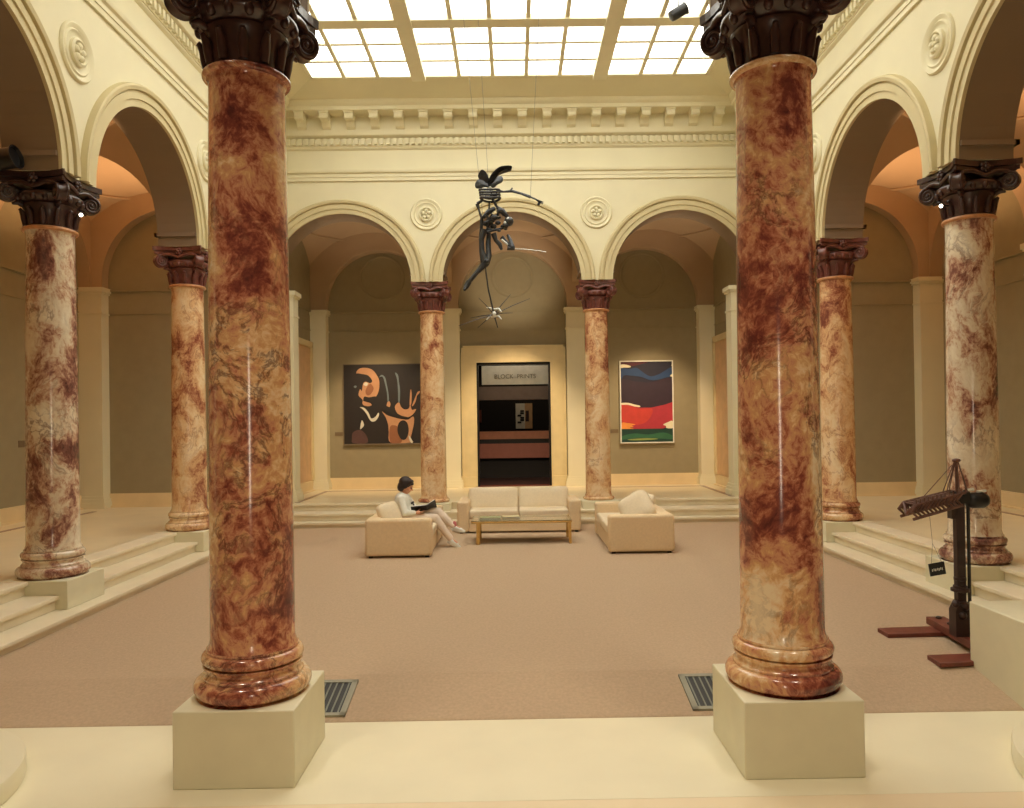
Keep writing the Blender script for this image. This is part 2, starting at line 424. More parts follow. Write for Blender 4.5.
# wall-arch slabs with pilasters
def TBK(u, w, z): return (u, YB-.26+w, z)
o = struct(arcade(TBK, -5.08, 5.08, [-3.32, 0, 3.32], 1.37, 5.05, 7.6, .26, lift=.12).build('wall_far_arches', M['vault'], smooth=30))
for c in (-3.32, 0, 3.32): ring_sweep(TBK, c, 5.17, [(1.37,-.0),(1.37,-.02),(1.45,-.02),(1.45,0)]).build('arch_band', M['vault'], o, smooth=30)
for s in (-1, 1):
    T = (lambda s: (lambda u, w, z: (u, YE-.24+w, z)))(s)
    cx0 = s*6.97
    lo, hi = (5.54, XO) if s > 0 else (-XO, -5.54)
    struct(arcade(T, lo, hi, [cx0], 1.42, 5.05, 7.6, .24, lift=.2).build('wall_%s_end_arch' % ('right' if s > 0 else 'left'), M['vault'], smooth=30))
    T2 = (lambda s: (lambda u, w, z: (s*(XO-.25+w), u, z)))(s)
    struct(arcade(T2, Y0-.3, YE-.2, [b-.02 for b in bays_y], 1.45, 5.05, 7.6, .25, lift=.1).build('wall_%s_outer_arches' % ('right' if s > 0 else 'left'), M['vault'], smooth=30))
# rings in the lunettes
def ring_on_wall(T, u, z, R):
    mb = MB(); vs = []; fs = []; N = 48; pf = [(R-.035,0),(R-.03,-.025),(R,-.035),(R+.03,-.025),(R+.035,0)]; L = 5
    for k in range(N):
        a = 2*pi*k/N
        for r, w in pf: vs.append(T(u+r*cos(a), w, z+r*sin(a)))
    for k in range(N):
        for i in range(L-1): fs.append((k*L+i, k*L+i+1, ((k+1)%N)*L+i+1, ((k+1)%N)*L+i))
    mb.add(vs, fs); return mb
for k, c in enumerate((-3.32, 0, 3.32)):
    struct(ring_on_wall(lambda u, w, z: (u, YB+w, z), c, 5.90, .50 if c == 0 else .55).build('trim_%d' % (10+k), M['olive'], smooth=50))
# pilasters
def pilaster(x0, x1, y0, y1, nm='pillar_flat'):
    mb = MB(); mb.box(x0, x1, y0, y1, AISLE, 5.05)
    for e, z0, z1 in ((.06, AISLE, AISLE+.12), (.045, AISLE+.12, AISLE+.19), (.025, AISLE+.19, AISLE+.25), (.02, 4.52, 4.56), (.03, 4.93, 4.97), (.055, 4.97, 5.06)):
        mb.box(x0-e, x1+e, y0-e, y1+e, z0, z1)
    return struct(mb.build(nm, M['cream']))
for s in (-1, 1):
    a, b = sorted((s*4.69, s*5.09)); pilaster(a, b, YB-.30, YB); pilaster(a+(.0), b, YF+WT+.02, YF+WT+.40)
    a, b = sorted((s*1.35, s*1.92)); pilaster(a, b, YB-.24, YB)
    a, b = sorted((s*8.39, s*8.86)); pilaster(a, b, YE-.28, YE)
    a, b = sorted((s*5.52, s*5.80)); pilaster(a, b, YE-.24, YE)
    for k in (1, 2): a, b = sorted((s*8.58, s*8.86)); pilaster(a, b, Y0+k*BY-.3, Y0+k*BY+.3)
# mouldings and skirting on the inner walls
def runs(z0, z1, d):
    R = []
    for s in (-1, 1):
        a = sorted((s*(XO-d), s*XO)); R.append(('outer', (a[0], a[1], Y0-.3, YE, z0, z1)))
        a = sorted((s*5.56, s*XO)); R.append(('end', (a[0], a[1], YE-d, YE, z0, z1)))
        a = sorted((s*(5.08-d), s*5.08)); R.append(('recess', (a[0], a[1], YF+WT, YB, z0, z1)))
    return R
mb = MB()
for z0, z1, d in ((4.54,4.57,.02), (5.01,5.05,.04)):
    for n, b in runs(z0, z1, d): mb.box(*b)
    mb.box(-5.08, 5.08, YB-d, YB, z0, z1)
struct(mb.build('trim_20', M['olive']))
mb = MB()
for z0, z1, d in ((AISLE, AISLE+.03, .10), (AISLE+.03, AISLE+.25, .05), (AISLE+.25, AISLE+.28, .03)):
    for n, b in runs(z0, z1, d): mb.box(*b)
    for s in (-1, 1): a, b = sorted((s*1.32, s*5.08)); mb.box(a, b, YB-d, YB, z0, z1)
struct(mb.build('baseboard_back', M['base']))
# vaults
def sail(cx, cy, a, b, z0, n=28, zc=None):
    R2 = a*a+b*b; mb = MB(); vs = []; fs = []
    for i in range(n+1):
        for j in range(n+1):
            x = -a+2*a*i/n; y = -b+2*b*j/n
            vs.append((cx+x, cy+y, z0+sqrt(max(R2-x*x-y*y, 0))))
    for i in range(n):
        for j in range(n): fs.append((i*(n+1)+j, i*(n+1)+j+1, (i+1)*(n+1)+j+1, (i+1)*(n+1)+j))
    mb.add(vs, fs)
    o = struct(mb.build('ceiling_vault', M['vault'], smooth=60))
    r = min(a, b)*.97; zr = z0+sqrt(R2-r*r)
    pts = [(cx+r*cos(2*pi*k/48), cy+r*sin(2*pi*k/48), zr-.02) for k in range(49)]
    t = MB(); t.tube(pts, .028, 8); t.build('rim_moulding', M['vault'], o, smooth=60)
ax = (XO-(XI+WT))/2; axc = (XO+XI+WT)/2
for s in (-1, 1):
    for y in bays_y: sail(s*axc, y, ax, BY/2-.0, 5.05)
for x in bays_x: sail(x, (YF+WT+YB)/2, BX/2, (YB-YF-WT)/2, 5.05)
for s in (-1, 1):
    x = s*1.75
    T = (lambda x: (lambda u, w, z: (x-.24+w, u, z)))(x)
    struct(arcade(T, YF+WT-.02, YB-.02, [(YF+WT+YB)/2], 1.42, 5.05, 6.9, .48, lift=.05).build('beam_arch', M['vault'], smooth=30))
shell('ceiling_lid', M['vault'], (-XO, -XI-WT, -1.5, 16, 7.72, 7.8), (XI+WT, XO, -1.5, 16, 7.72, 7.8), (-5.5, 5.5, YF+WT, YB+.3, 7.72, 7.8), (-XI-WT, XI+WT, -1.5, Y0-WT, 7.72, 7.8))

# ------------------------------------------------------------------ floors and steps
shell('floor', M['floor'], (-XO, XO, 4.43, 5.64, -.1, 0))
shell('floor_slab', M['floor2'], (-XO, XO, -1.5, 4.428, -.1, 0))
shell('floor_aisle', M['aisle'], (-XO, -5.6, 5.41, 15.80, -.1, AISLE), (5.6, XO, 5.41, 15.80, -.1, AISLE), (-5.6, 5.6, 15.80, YB+.36, -.1, AISLE))
shell('floor_inlay', M['inlay'], *[(s*4.62-.05, s*4.62+.05, 16.0, 18.6, AISLE, AISLE+.004) for s in (-1, 1)], (-4.6, -1.9, 18.5, 18.6, AISLE, AISLE+.004), (1.9, 4.6, 18.5, 18.6, AISLE, AISLE+.004),
      *[(s*8.28-.05, s*8.28+.05, 5.5, 14.9, AISLE, AISLE+.004) for s in (-1, 1)])
rows = ((4.70, 15.05, .0, .24), (4.97, 15.28, .24, .395), (5.30, 15.72, .395, AISLE))
for side in ('left', 'right', 'back'):
    mb = MB()
    for xr, yb, z0, z1 in rows:
        for inset, a, b in ((.04, z0, z1-.045), (0, z1-.045, z1)):
            if side == 'back': mb.box(-5.6, 5.6, yb+inset, 15.799, a, b)
            else:
                s = -1 if side == 'left' else 1
                q = sorted((s*(xr+inset), s*5.6)); mb.box(q[0], q[1], 5.41, yb+inset, a, b)
    o = mb.build('steps', M['stone'])
    bevel(o, .008, 2); o['kind'] = 'structure'
# carpet with its gentle fall to the near floor
mb = MB(); xs = 4.78; ys = [(5.63, 0.004), (5.65, .012), (6.3, COURT), (15.1, COURT)]
vs = []
for y, z in ys: vs += [(-xs, y, z), (xs, y, z), (-xs, y, -.08), (xs, y, -.08)]
fs = []
for i in range(3):
    a, b = 4*i, 4*i+4; fs += [(a, a+1, b+1, b), (a+2, b+2, b+3, a+3), (a, b, b+2, a+2), (a+1, a+3, b+3, b+1)]
fs += [(0, 2, 3, 1), (12, 13, 15, 14)]
mb.add(vs, fs)
tag(mb.build('carpet', M['carpet'], fix=True), 'mushroom brown carpet covering the whole floor of the central court', 'carpet')
# ------------------------------------------------------------------ columns
def spiral(c, e1, e2, R, turns=2.1, r0=.02, n=52, a0=pi/2, sgn=1):
    pts = []; rad = []
    for k in range(n+1):
        t = k/n; a = a0 + sgn*2*pi*turns*t; r = R*(1-t)**1.0*.94+.012*t
        pts.append(Vector(c) + e1*(r*cos(a)) + e2*(r*sin(a))); rad.append(r0*(1-.5*t))
    return pts, rad
def make_column(ped_h, shaft_top, z_cap, Ms, Mc, near=False, low=False):
    """local origin: the ground under the pedestal; z in metres above it"""
    root = empty('marble_column')
    mb = MB(); h = .372; mb.box(-h, h, -h, h, 0, ped_h)
    p = bevel(mb.build('pedestal', M['block'], root), .008, 2)
    b0 = ped_h; mb = MB(); R = .37
    pr = [(.35, b0)]
    for k in range(13):
        a = -pi/2+pi*k/12; pr.append((R-.058+.058*cos(a), b0+.065+.06*sin(a)))
    pr += [(.318, b0+.127), (.318, b0+.14), (.30, b0+.155), (.296, b0+.17), (.30, b0+.185), (.312, b0+.195), (.312, b0+.205)]
    for k in range(11):
        a = -pi/2+pi*k/10; pr.append((.322-.04+.04*cos(a), b0+.247+.04*sin(a)))
    pr += [(.29, b0+.29), (.29, b0+.305)]
    if low:
        pr = [(.27, b0)]
        for k in range(9): a = -pi/2+pi*k/8; pr.append((.295+.035*cos(a), b0+.035+.034*sin(a)))
        pr += [(.285, b0+.075), (.285, b0+.09)]
    mb.lathe(pr, 64); mb.build('column_base', Ms, root, smooth=50)
    mb = MB(); z0 = b0+(.085 if low else .30); z1 = shaft_top-.05; pr = [(.286, z0), (.274, z0+.03)]
    for k in range(15):
        t = k/14; pr.append((.266-.026*t**1.5, z0+.06+(z1-z0-.09)*t))
    pr += [(.245, z1-.01), (.255, z1)]
    mb.lathe(pr, 64); sh = mb.build('shaft', Ms, root, smooth=50)
    mb = MB(); pr = [(.24, z1-.005)]
    for k in range(9): a = -pi/2+pi*k/8; pr.append((.258+.022*cos(a), z1+.02+.022*sin(a)))
    pr.append((.24, z1+.05)); mb.lathe(pr, 48); mb.build('astragal', M['gold'] if not near else Ms, sh, smooth=50)
    # capital
    H0 = shaft_top; S = z_cap - shaft_top     # about .575
    Z = lambda t: H0 + S*t
    mb = MB(); mb.lathe([(.235, Z(-.06)), (.235, Z(0)), (.238, Z(.12)), (.246, Z(.25)), (.262, Z(.36)), (.275, Z(.40)), (.275, Z(.43)), (.25, Z(.44))], 48)
    n = 12
    for k in range(n):                       # carved leaves round the neck
        a = 2*pi*(k+.5)/n; d = Vector((cos(a), sin(a), 0)); u = Vector((-sin(a), cos(a), 0))
        pts = [d*.243+Vector((0,0,Z(.02))), d*.255+Vector((0,0,Z(.14))), d*.268+Vector((0,0,Z(.25))), d*.298+Vector((0,0,Z(.33))), d*.306+Vector((0,0,Z(.30)))]
        mb.tube(pts, [.030,.034,.030,.018,.008], 8)
    cp = mb.build('capital', Mc, root, smooth=60)
    mb = MB(); pr = []
    for k in range(9): t = k/8; pr.append((.25+.085*sin(t*pi*.62), Z(.44+.18*t)))
    pr.append((.30, Z(.66))); mb.lathe(pr, 48)
    for k in range(16):
        a = 2*pi*k/16; mb.ball((.312*cos(a), .312*sin(a), Z(.53)), (.032, .032, .045), 10, 8)
    mb.build('egg_moulding', Mc, cp, smooth=60)
    # abacus with hollow sides and pointed corners
    def outline(half, hollow, tip):
        pts = []
        for q in range(4):
            a = pi/2*q; c, s = cos(a), sin(a)
            for k in range(13):
                t = -1+2*k/12; x = half*t*(1-tip*0); y = -(half - hollow*(1-t*t)*1.0)
                if abs(t) == 1: x *= .965
                pts.append((x*c-y*s, x*s+y*c))
        return pts
    mb = MB(); mb.prism(outline(.367, .085, 0), Z(.80), Z(.875)); mb.prism(outline(.386, .085, 0), Z(.89), Z(1.0)); mb.prism(outline(.345, .085, 0), Z(.78), Z(.90))
    mb.build('abacus', Mc, cp)
    for q in range(4):
        a = pi/4+pi/2*q; d = Vector((cos(a), sin(a), 0)); u = Vector((-sin(a), cos(a), 0)); up = Vector((0,0,1))
        c = d*.412+up*Z(.60); R = .10
        mb = MB(); n = 28; vs = []
        # disc body, thicker toward the rim's outer side
        Mx = Matrix(((d.x, u.x, 0), (d.y, u.y, 0), (0, 0, 1))).to_4x4()
        prf = [(.012,-.05),(.06,-.047),(R-.02,-.052),(R,-.04),(R-.012,0),(R,.04),(R-.02,.052),(.06,.047),(.012,.05)]
        L = len(prf); fs = []
        for k in range(n):
            aa = 2*pi*k/n
            for r, w in prf: vs.append(c + d*(r*cos(aa)) + up*(r*sin(aa)) + u*w)
        for k in range(n):
            for i in range(L-1): fs.append((k*L+i, k*L+i+1, ((k+1)%n)*L+i+1, ((k+1)%n)*L+i))
        fs.append(tuple(k*L for k in range(n))); fs.append(tuple(k*L+L-1 for k in range(n)))
        mb.add(vs, fs)
        for s in (-1, 1):
            pts, rad = spiral(c+u*(.052*s), d, up, R, 2.2, .016, 44, pi*.5, -1)
            mb.tube(pts, rad, 8); mb.ball(c+u*(.05*s), .02, 10, 6)
            # band that runs from the scroll up under the abacus to the face centre
            fd = (d*.7071 + u*(s*.7071))      # face normal direction
            e = fd*.315+up*Z(.70); m1 = c+up*(R*.94)+u*(.05*s)
            pts = [m1, m1*.75+e*.25+up*.02, m1*.45+e*.55+up*.028-fd*.01, e]
            mb.tube(pts, [.022,.024,.026,.024], 8)
        # web between scroll and bell
        mb.tube([d*.25+up*Z(.60), d*.33+up*Z(.64), d*.40+up*Z(.72)], [.06,.055,.045], 10)
        mb.tube([d*.27+up*Z(.40), d*.32+up*Z(.44), d*.37+up*Z(.40)], [.03,.03,.012], 8)
        mb.build('volute', Mc, cp, smooth=60)
    for q in range(4):
        a = pi/2*q; d = Vector((cos(a), sin(a), 0)); u = Vector((-sin(a), cos(a), 0))
        mb = MB(); c = d*.316+Vector((0,0,Z(.86)))
        for k in range(5): aa = 2*pi*k/5; mb.ball(c+u*(.038*cos(aa))+Vector((0,0,.038*sin(aa))), .026, 8, 6)
        mb.ball(c+d*.02, .024, 8, 6); mb.build('flower', Mc, cp, smooth=60)
    return root
HC = ZSP - .24
colN = make_column(.475, 4.53, ZSP, M['near'], M['capital'], near=True)
colS = make_column(AISLE-.236, 4.47-.24, HC-.06, M['side'], M['capital'])
colF = make_column(AISLE-.236, 4.47-.24, HC-.06, M['far'], M['capfar'])
def put(proto, used, x, y, z, label, rz=0):
    o = proto if used[0] else copy_tree(proto); used[0] = False
    o.location = (x, y, z); o.rotation_euler = (0,0,rz); tag(o, label, 'column', 'marble columns round the court'); return o
u = [True]
put(colN, u, -1.75, Y0, 0, 'tall rust and ochre marble column on a cream block, left of the nearest two')
put(colN, u, 1.75, Y0, 0, 'tall rust marble column on the cream block, right of the nearest two', pi/2)
u = [True]
put(colS, u, -XI, Y0+BY, .24, 'cream-white and maroon marble column with dark capital on the left steps, second row back')
put(colS, u, XI, Y0+BY, .24, 'cream and maroon marble column behind the dark timber post sculpture', pi/2)
colB = make_column(AISLE-.236, 4.53-.24, HC, M['far'], M['capfar'], low=True)
u = [True]
c1 = put(colF, u, -XI, Y0+2*BY, .24, 'peach and red marble column on the left steps, third row back, beside the near column')
c2 = put(colF, u, XI, Y0+2*BY, .24, 'peach and red marble column on the right steps, third row back', pi/2)
u = [True]
c3 = put(colB, u, -1.70, YF, .24, 'slender peach marble column at the back behind the reading person', pi)
c4 = put(colB, u, 1.75, YF, .24, 'slender peach marble column at the back beside the landscape painting', pi*1.5)

# ------------------------------------------------------------------ door surround and the room beyond
dr = empty('door_1', (0, YB, AISLE)); struct(dr)
mb = MB(); zt = DT-AISLE
for s in (-1, 1):
    for a, b, d in ((DW-.005, 1.33, .05), (1.27, 1.33, .08), (DW-.005, .99, .07)):
        p, q = sorted((s*a, s*b)); mb.box(p, q, -d, .02, 0, zt if a < 1.2 else zt+.43)
    p, q = sorted((s*(DW-.005), s*1.36)); mb.box(p, q, -.13, .02, 0, .26)
for a, b, d in ((0, .43, .05), (.37, .43, .08), (0, .05, .07)): mb.box(-1.33, 1.33, -d, .02, zt+a, zt+b)
mb.build('door_surround', M['frame'], dr)
mb = MB()
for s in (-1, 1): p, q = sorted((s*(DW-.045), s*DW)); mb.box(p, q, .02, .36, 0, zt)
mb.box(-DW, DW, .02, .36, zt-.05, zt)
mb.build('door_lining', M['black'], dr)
mb = MB(); mb.box(-DW, DW, .0, .36, 0.003, .012); mb.build('threshold', M['wood'], dr)
Yr = YB+.35
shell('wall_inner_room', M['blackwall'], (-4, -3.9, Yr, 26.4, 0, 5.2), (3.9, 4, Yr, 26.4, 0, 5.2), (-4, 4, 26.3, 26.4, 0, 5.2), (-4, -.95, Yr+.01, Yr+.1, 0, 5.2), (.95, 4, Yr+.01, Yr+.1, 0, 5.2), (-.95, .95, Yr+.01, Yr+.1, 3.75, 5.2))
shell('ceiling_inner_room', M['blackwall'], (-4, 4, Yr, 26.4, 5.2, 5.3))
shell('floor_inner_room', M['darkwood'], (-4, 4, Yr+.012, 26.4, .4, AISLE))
def at(u, v, y):     # a real point: where the line of sight crosses the plane at depth y
    f_, cx, cy, pitch, yaw, roll = 753.48, 519.7, 414.46, .0079, .0082, -.0141
    F = Vector((sin(yaw)*cos(pitch), cos(yaw)*cos(pitch), sin(pitch))); R_ = F.cross(Vector((0,0,1))).normalized(); U = R_.cross(F)
    c, s = cos(roll), sin(roll); R2 = R_*c+U*s; U2 = U*c-R_*s
    d = F + R2*((u-cx)/f_) - U2*((v-cy)/f_); C = Vector((-.0117, 0, 2.226)); return C + d*((y-C.y)/d.y)
# sign board over the opening
sg = empty('hanging_sign', (0, 0, 0)); a = at(481.5, 366, 20.2); b = at(548.5, 384, 20.2)
mb = MB(); mb.box(a.x, b.x, 20.2, 20.24, b.z, a.z); mb.build('board', M['white'], sg)
mb = MB()
for x in (a.x+.2, b.x-.2): mb = MB(); mb.tube([(x, 20.22, a.z-.01), (x, 20.22, 5.2)], .008, 6); mb.build('hanging_rod', M['black'], sg)
def text(s, size, loc, mat, parent, sx=1, name='lettering', rot=(pi/2,0,0), ext=.003):
    cu = bpy.data.curves.new(name, 'FONT'); cu.body = s; cu.size = size; cu.extrude = ext; cu.align_x = 'CENTER'; cu.align_y = 'CENTER'
    t = bpy.data.objects.new(name+'_curve', cu); me = bpy.data.meshes.new_from_object(t); bpy.data.objects.remove(t)
    o = bpy.data.objects.new(name, me); COL.objects.link(o); o.location = loc; o.rotation_euler = rot; o.scale = (sx,1,1); me.materials.clear(); me.materials.append(mat); o.parent = parent; return o
M['ink'] = plain('faded grey ink', (140,136,118), .7)
text('BLOCK  PRINTS', .16, ((a.x+b.x)/2, 20.196, (a.z+b.z)/2-.04), M['ink'], sg, 1.0)
tag(sg, 'white sign reading BLOCK PRINTS hanging inside the dark doorway', 'sign')
sg['label'] = 'white hanging sign with faded grey lettering above the dark doorway'
# soffit rail, prints, display case
mb = MB(); a = at(470, 387, 20.9); b = at(560, 399, 20.9); mb.box(-1.6, 1.6, 20.9, 21.2, b.z, a.z); mb.box(-1.6, 1.6, 20.86, 20.9, b.z, b.z+.03)
o = mb.build('beam_inner_room', plain('taupe bulkhead', (120,104,94), .6)); struct(o)
def panel_poly(mb, pts, y, m): mb.add([(x, y, z) for x, z in pts], [tuple(range(len(pts)))], m)
a = at(515.5, 403.5, 26.1); b = at(532.5, 428.5, 26.1); mid = at(524.8, 410, 26.1).x
mb = MB(); mb.box(a.x, b.x, 26.1, 26.3, b.z, a.z, 0); mb.box(mid, b.x, 26.09, 26.1, b.z, a.z, 1)
for i in range(6):
    z = b.z+(a.z-b.z)*(.25+.09*i); x = a.x+(mid-a.x)*(.35+.35*abs(sin(i*2.1))); mb.box(x-.05, x+.08, 26.08, 26.1, z-.03, z+.03, 2)
mb.box(mid+.02, mid+.14, 26.08, 26.09, b.z+.25, a.z-.25, 3)
tag(mb.build('framed_print', [M['white'], M['doorwood'], M['black'], M['darkwood']]), 'small half white half orange print seen through the dark doorway', 'print')
a = at(472, 410, 26.1); b = at(481.5, 422.5, 26.1); mb = MB(); mb.box(a.x, b.x, 26.1, 26.3, b.z, a.z, 0); mb.box(a.x+.04, b.x-.05, 26.09, 26.1, b.z+.05, a.z-.05, 1)
tag(mb.build('framed_print', [M['wood'], plain('dull red', (150,84,64), .6)]), 'small dull red print at the edge of the dark doorway', 'print')
dc = empty('display_case', (0, 22, AISLE)); za = at(512, 431.5, 22).z-AISLE; zb = at(512, 439, 22).z-AISLE; zc = at(512, 443.5, 22).z-AISLE; zd = at(512, 458, 22).z-AISLE
mb = MB(); mb.box(-2.4, 2.4, .0, .6, zb, za); mb.build('top_rail', plain('salmon timber', (206,140,110), .5), dc)
mb = MB(); mb.box(-2.38, 2.38, .05, .55, zc, zb); mb.build('recess', M['black'], dc)
mb = MB(); mb.box(-2.4, 2.4, .0, .6, zd, zc); mb.build('front_panel', plain('rosy brown timber', (150,92,78), .5), dc)
mb = MB(); mb.box(-2.3, 2.3, .12, .5, 0, zd); mb.build('plinth', M['blackwall'], dc)
tag(dc, 'long low timber display case with salmon top rail inside the dark room', 'display case')
# side doors in the back recess
for s in (-1, 1):
    d = empty('door_%d' % (2 if s < 0 else 3), (s*5.08, 17.75, AISLE)); struct(d)
    mb = MB(); x0, x1 = sorted((-s*.03, s*.0)); mb.box(x0, x1, -1.05, 1.05, .26, 3.55); mb.build('door_leaf', M['doorwood'], d)
    mb = MB(); x0, x1 = sorted((-s*.07, 0))
    mb.box(x0, x1, -1.17, -1.02, .26, 3.62); mb.box(x0, x1, 1.02, 1.17, .26, 3.62); mb.box(x0, x1, -1.17, 1.17, 3.55, 3.70); mb.build('door_frame', M['frame'], d)

# ------------------------------------------------------------------ paintings
def poly_layers(name, W, H, layers, mats, parent, y):
    """layers: (material index, outline in 0..1 coords, y down); each layer is a thin skin of paint on the canvas"""
    mb = MB(); mb.box(-W/2, W/2, y, y+.04, -H/2, H/2, 0)
    for k, (m, P) in enumerate(layers):
        yy = y-.0012*(k+1)
        P = smooth_poly(P)
        mb.add([((p[0]-.5)*W, yy, (.5-p[1])*H) for p in P], [tuple(range(len(P)))], m)
    return mb.build(name, mats, parent)
def smooth_poly(P):
    out = []; n = len(P)
    for i in range(n):
        p0, p1, p2, p3 = P[i-1], P[i], P[(i+1)%n], P[(i+2)%n]
        if len(p1) > 2 or len(p2) > 2:
            out.append(p1[:2]); continue
        for t in (0, .25, .5, .75):
            out.append(tuple(.5*((2*p1[j])+(-p0[j]+p2[j])*t+(2*p0[j]-5*p1[j]+4*p2[j]-p3[j])*t*t+(-p0[j]+3*p1[j]-3*p2[j]+p3[j])*t**3) for j in (0, 1)))
    return [(min(1, max(0, a)), min(1, max(0, b))) for a, b in out]
PA, PB_ = at(343.5, 365, YB-.06), at(421, 443, YB-.06)
pw = empty('portrait_painting', ((PA.x+PB_.x)/2, YB-.06, (PA.z+PB_.z)/2)); W, H = PB_.x-PA.x, PA.z-PB_.z
pc = [plain('paint near-black', (36,30,28), .5), plain('paint ochre skin', (186,138,100), .5), plain('paint brown skin', (142,92,62), .5), plain('paint pale grey', (208,204,186), .5), plain('paint plum', (88,62,58), .5), plain('paint blue grey', (104,116,120), .5)]
X0, X1, Yt, Yb = 75, 728, 82, 735
N_ = lambda *p: [((x-X0)/(X1-X0), (y-Yt)/(Yb-Yt)) for x, y in p]
face = N_((185,140),(215,112),(270,108),(320,125),(355,165),(378,215),(375,290),(350,345),(310,372),(322,405),(290,425),(245,418),(232,398),(235,375),(215,350),(200,330),(212,285),(230,270),(215,220),(190,175))
layers = [(1, face),
 (0, N_((180,155),(230,158),(285,172),(318,215),(300,235),(262,222),(240,240),(228,300),(210,280),(196,230),(160,230),(150,190))),
 (2, N_((300,240),(330,280),(300,330),(268,330),(262,290))),
 (0, N_((250,345),(290,352),(345,345),(355,375),(330,385),(320,420),(300,400),(262,388),(240,378))),
 (3, N_((243,246),(262,228),(282,238),(268,258))), (5, N_((160,262),(175,252),(186,262),(174,274))),
 (1, N_((204,330),(214,285),(230,305),(246,325),(236,350),(215,352))),
 # collar and shirt
 (3, N_((210,432),(250,440),(285,480),(305,525),(340,515),(368,480),(372,505),(345,545),(315,552),(292,535),(265,485),(235,450))),
 (3, N_((228,540),(243,570),(240,590),(212,615),(216,575))),
 (4, N_((150,640),(210,620),(260,660),(270,728),(150,728),(140,690))),
 # hand
 (1, N_((400,470),(440,500),(500,520),(560,535),(620,540),(665,515),(672,560),(655,640),(640,700),(655,728),(470,728),(455,640),(450,580),(430,520))),
 (2, N_((465,600),(520,590),(560,640),(560,728),(470,728))),
 (1, N_((510,430),(545,395),(560,430),(590,455),(625,450),(642,420),(655,460),(690,455),(665,495),(620,520),(560,505),(525,480))),
 (1, N_((445,400),(456,380),(472,405),(465,435),(440,425))),
 (0, N_((385,430),(440,425),(500,465),(560,505),(620,520),(600,528),(540,520),(480,495),(430,465),(390,455))),
 (0, N_((540,570),(580,545),(615,570),(625,640),(600,700),(560,700),(530,640))),
 (5, N_((380,188),(400,168),(430,190),(446,260),(458,330),(460,385),(448,385),(444,320),(430,250),(415,195),(400,182))),
 (5, N_((515,152),(540,170),(548,230),(556,300),(552,390),(540,395),(538,300),(532,210))),
 (1, N_((648,290),(655,330),(652,400),(645,420),(636,420),(640,340))),
 (1, N_((722,305),(722,322),(700,345),(690,385),(672,420),(655,430),(668,395),(688,350),(702,318))),
 (3, N_((625,670),(642,690),(660,728),(645,732),(628,700)))]
poly_layers('canvas', W, H, layers, pc, pw, 0)
mb = MB(); e = .018
for a, b, c, d in ((-W/2-e,W/2+e,H/2,H/2+e),(-W/2-e,W/2+e,-H/2-.03,-H/2),(-W/2-e,-W/2,-H/2,H/2),(W/2,W/2+e,-H/2,H/2)): mb.box(a, b, -.012, .058, c, d)
mb.build('frame', plain('thin grey brown frame', (120,106,84), .5), pw)
tag(pw, 'dark painting of a face and raised open hand, on the wall behind the reader', 'painting')
PA, PB_ = at(619.5, 361, YB-.06), at(674, 442.5, YB-.06)
pw = empty('landscape_painting', ((PA.x+PB_.x)/2, YB-.06, (PA.z+PB_.z)/2)); W, H = PB_.x-PA.x-.05, PA.z-PB_.z-.05
pc2 = [plain('paint black blue', (38,36,52), .5), plain('paint dark maroon', (84,34,44), .5), plain('paint deep blue', (40,66,104), .5), plain('paint plum dark', (54,38,50), .5), plain('paint scarlet', (200,66,56), .5), plain('paint crimson', (178,54,66), .5), plain('paint cream', (236,226,194), .5), plain('paint orange', (238,150,70), .5), plain('paint green', (52,104,74), .5), plain('paint dark green', (30,66,56), .5), plain('paint yellow green', (148,164,90), .5)]
X0, X1, Yt, Yb = 80, 502, 92, 738
C4 = lambda *p: [(x, y, 0) for x, y in N_(*p)]
layers = [(1, N_((80,92),(300,92),(260,110),(170,128),(120,120),(80,112))),
 (1, C4((80,92),(330,92),(250,106),(170,122),(80,112))),
 (6, N_((82,114),(125,114),(165,128),(150,138),(110,138),(82,140))),
 (2, N_((82,145),(150,150),(210,140),(260,175),(320,210),(380,200),(440,170),(500,140),(500,205),(440,225),(380,240),(320,240),(250,215),(180,205),(110,200),(82,230))),
 (3, N_((82,240),(200,250),(330,260),(500,230),(500,420),(440,440),(330,460),(230,450),(140,420),(82,410))),
 (5, C4((82,425),(150,430),(235,462),(330,462),(440,440),(502,420),(502,600),(420,632),(180,632),(82,585))),
 (4, N_((84,440),(160,450),(235,470),(330,470),(330,520),(280,580),(200,600),(130,580),(84,570))),
 (6, N_((82,422),(140,422),(190,436),(232,446),(232,456),(190,452),(140,438),(82,436))),
 (7, N_((82,582),(130,584),(196,596),(165,606),(180,616),(150,622),(186,634),(82,634))),
 (6, N_((500,572),(465,580),(422,600),(446,612),(448,628),(500,630))),
 (9, C4((82,632),(502,632),(502,738),(82,738))),
 (8, N_((82,690),(180,668),(300,678),(420,664),(500,690),(500,716),(380,712),(240,706),(82,716))),
 (10, N_((130,716),(260,708),(380,714),(300,722),(180,724))),
 (6, N_((500,118),(496,124),(500,130))), (6, N_((500,196),(484,210),(500,216)))]
poly_layers('canvas', W, H, layers, pc2, pw, 0)
mb = MB(); e = .028
for a, b, c, d in ((-W/2-e,W/2+e,H/2,H/2+e),(-W/2-e,W/2+e,-H/2-e,-H/2),(-W/2-e,-W/2,-H/2,H/2),(W/2,W/2+e,-H/2,H/2)): mb.box(a, b, -.025, .058, c, d)
mb.build('frame', M['white'], pw)
tag(pw, 'abstract landscape painting in blue, red and green with a thin white frame', 'painting')
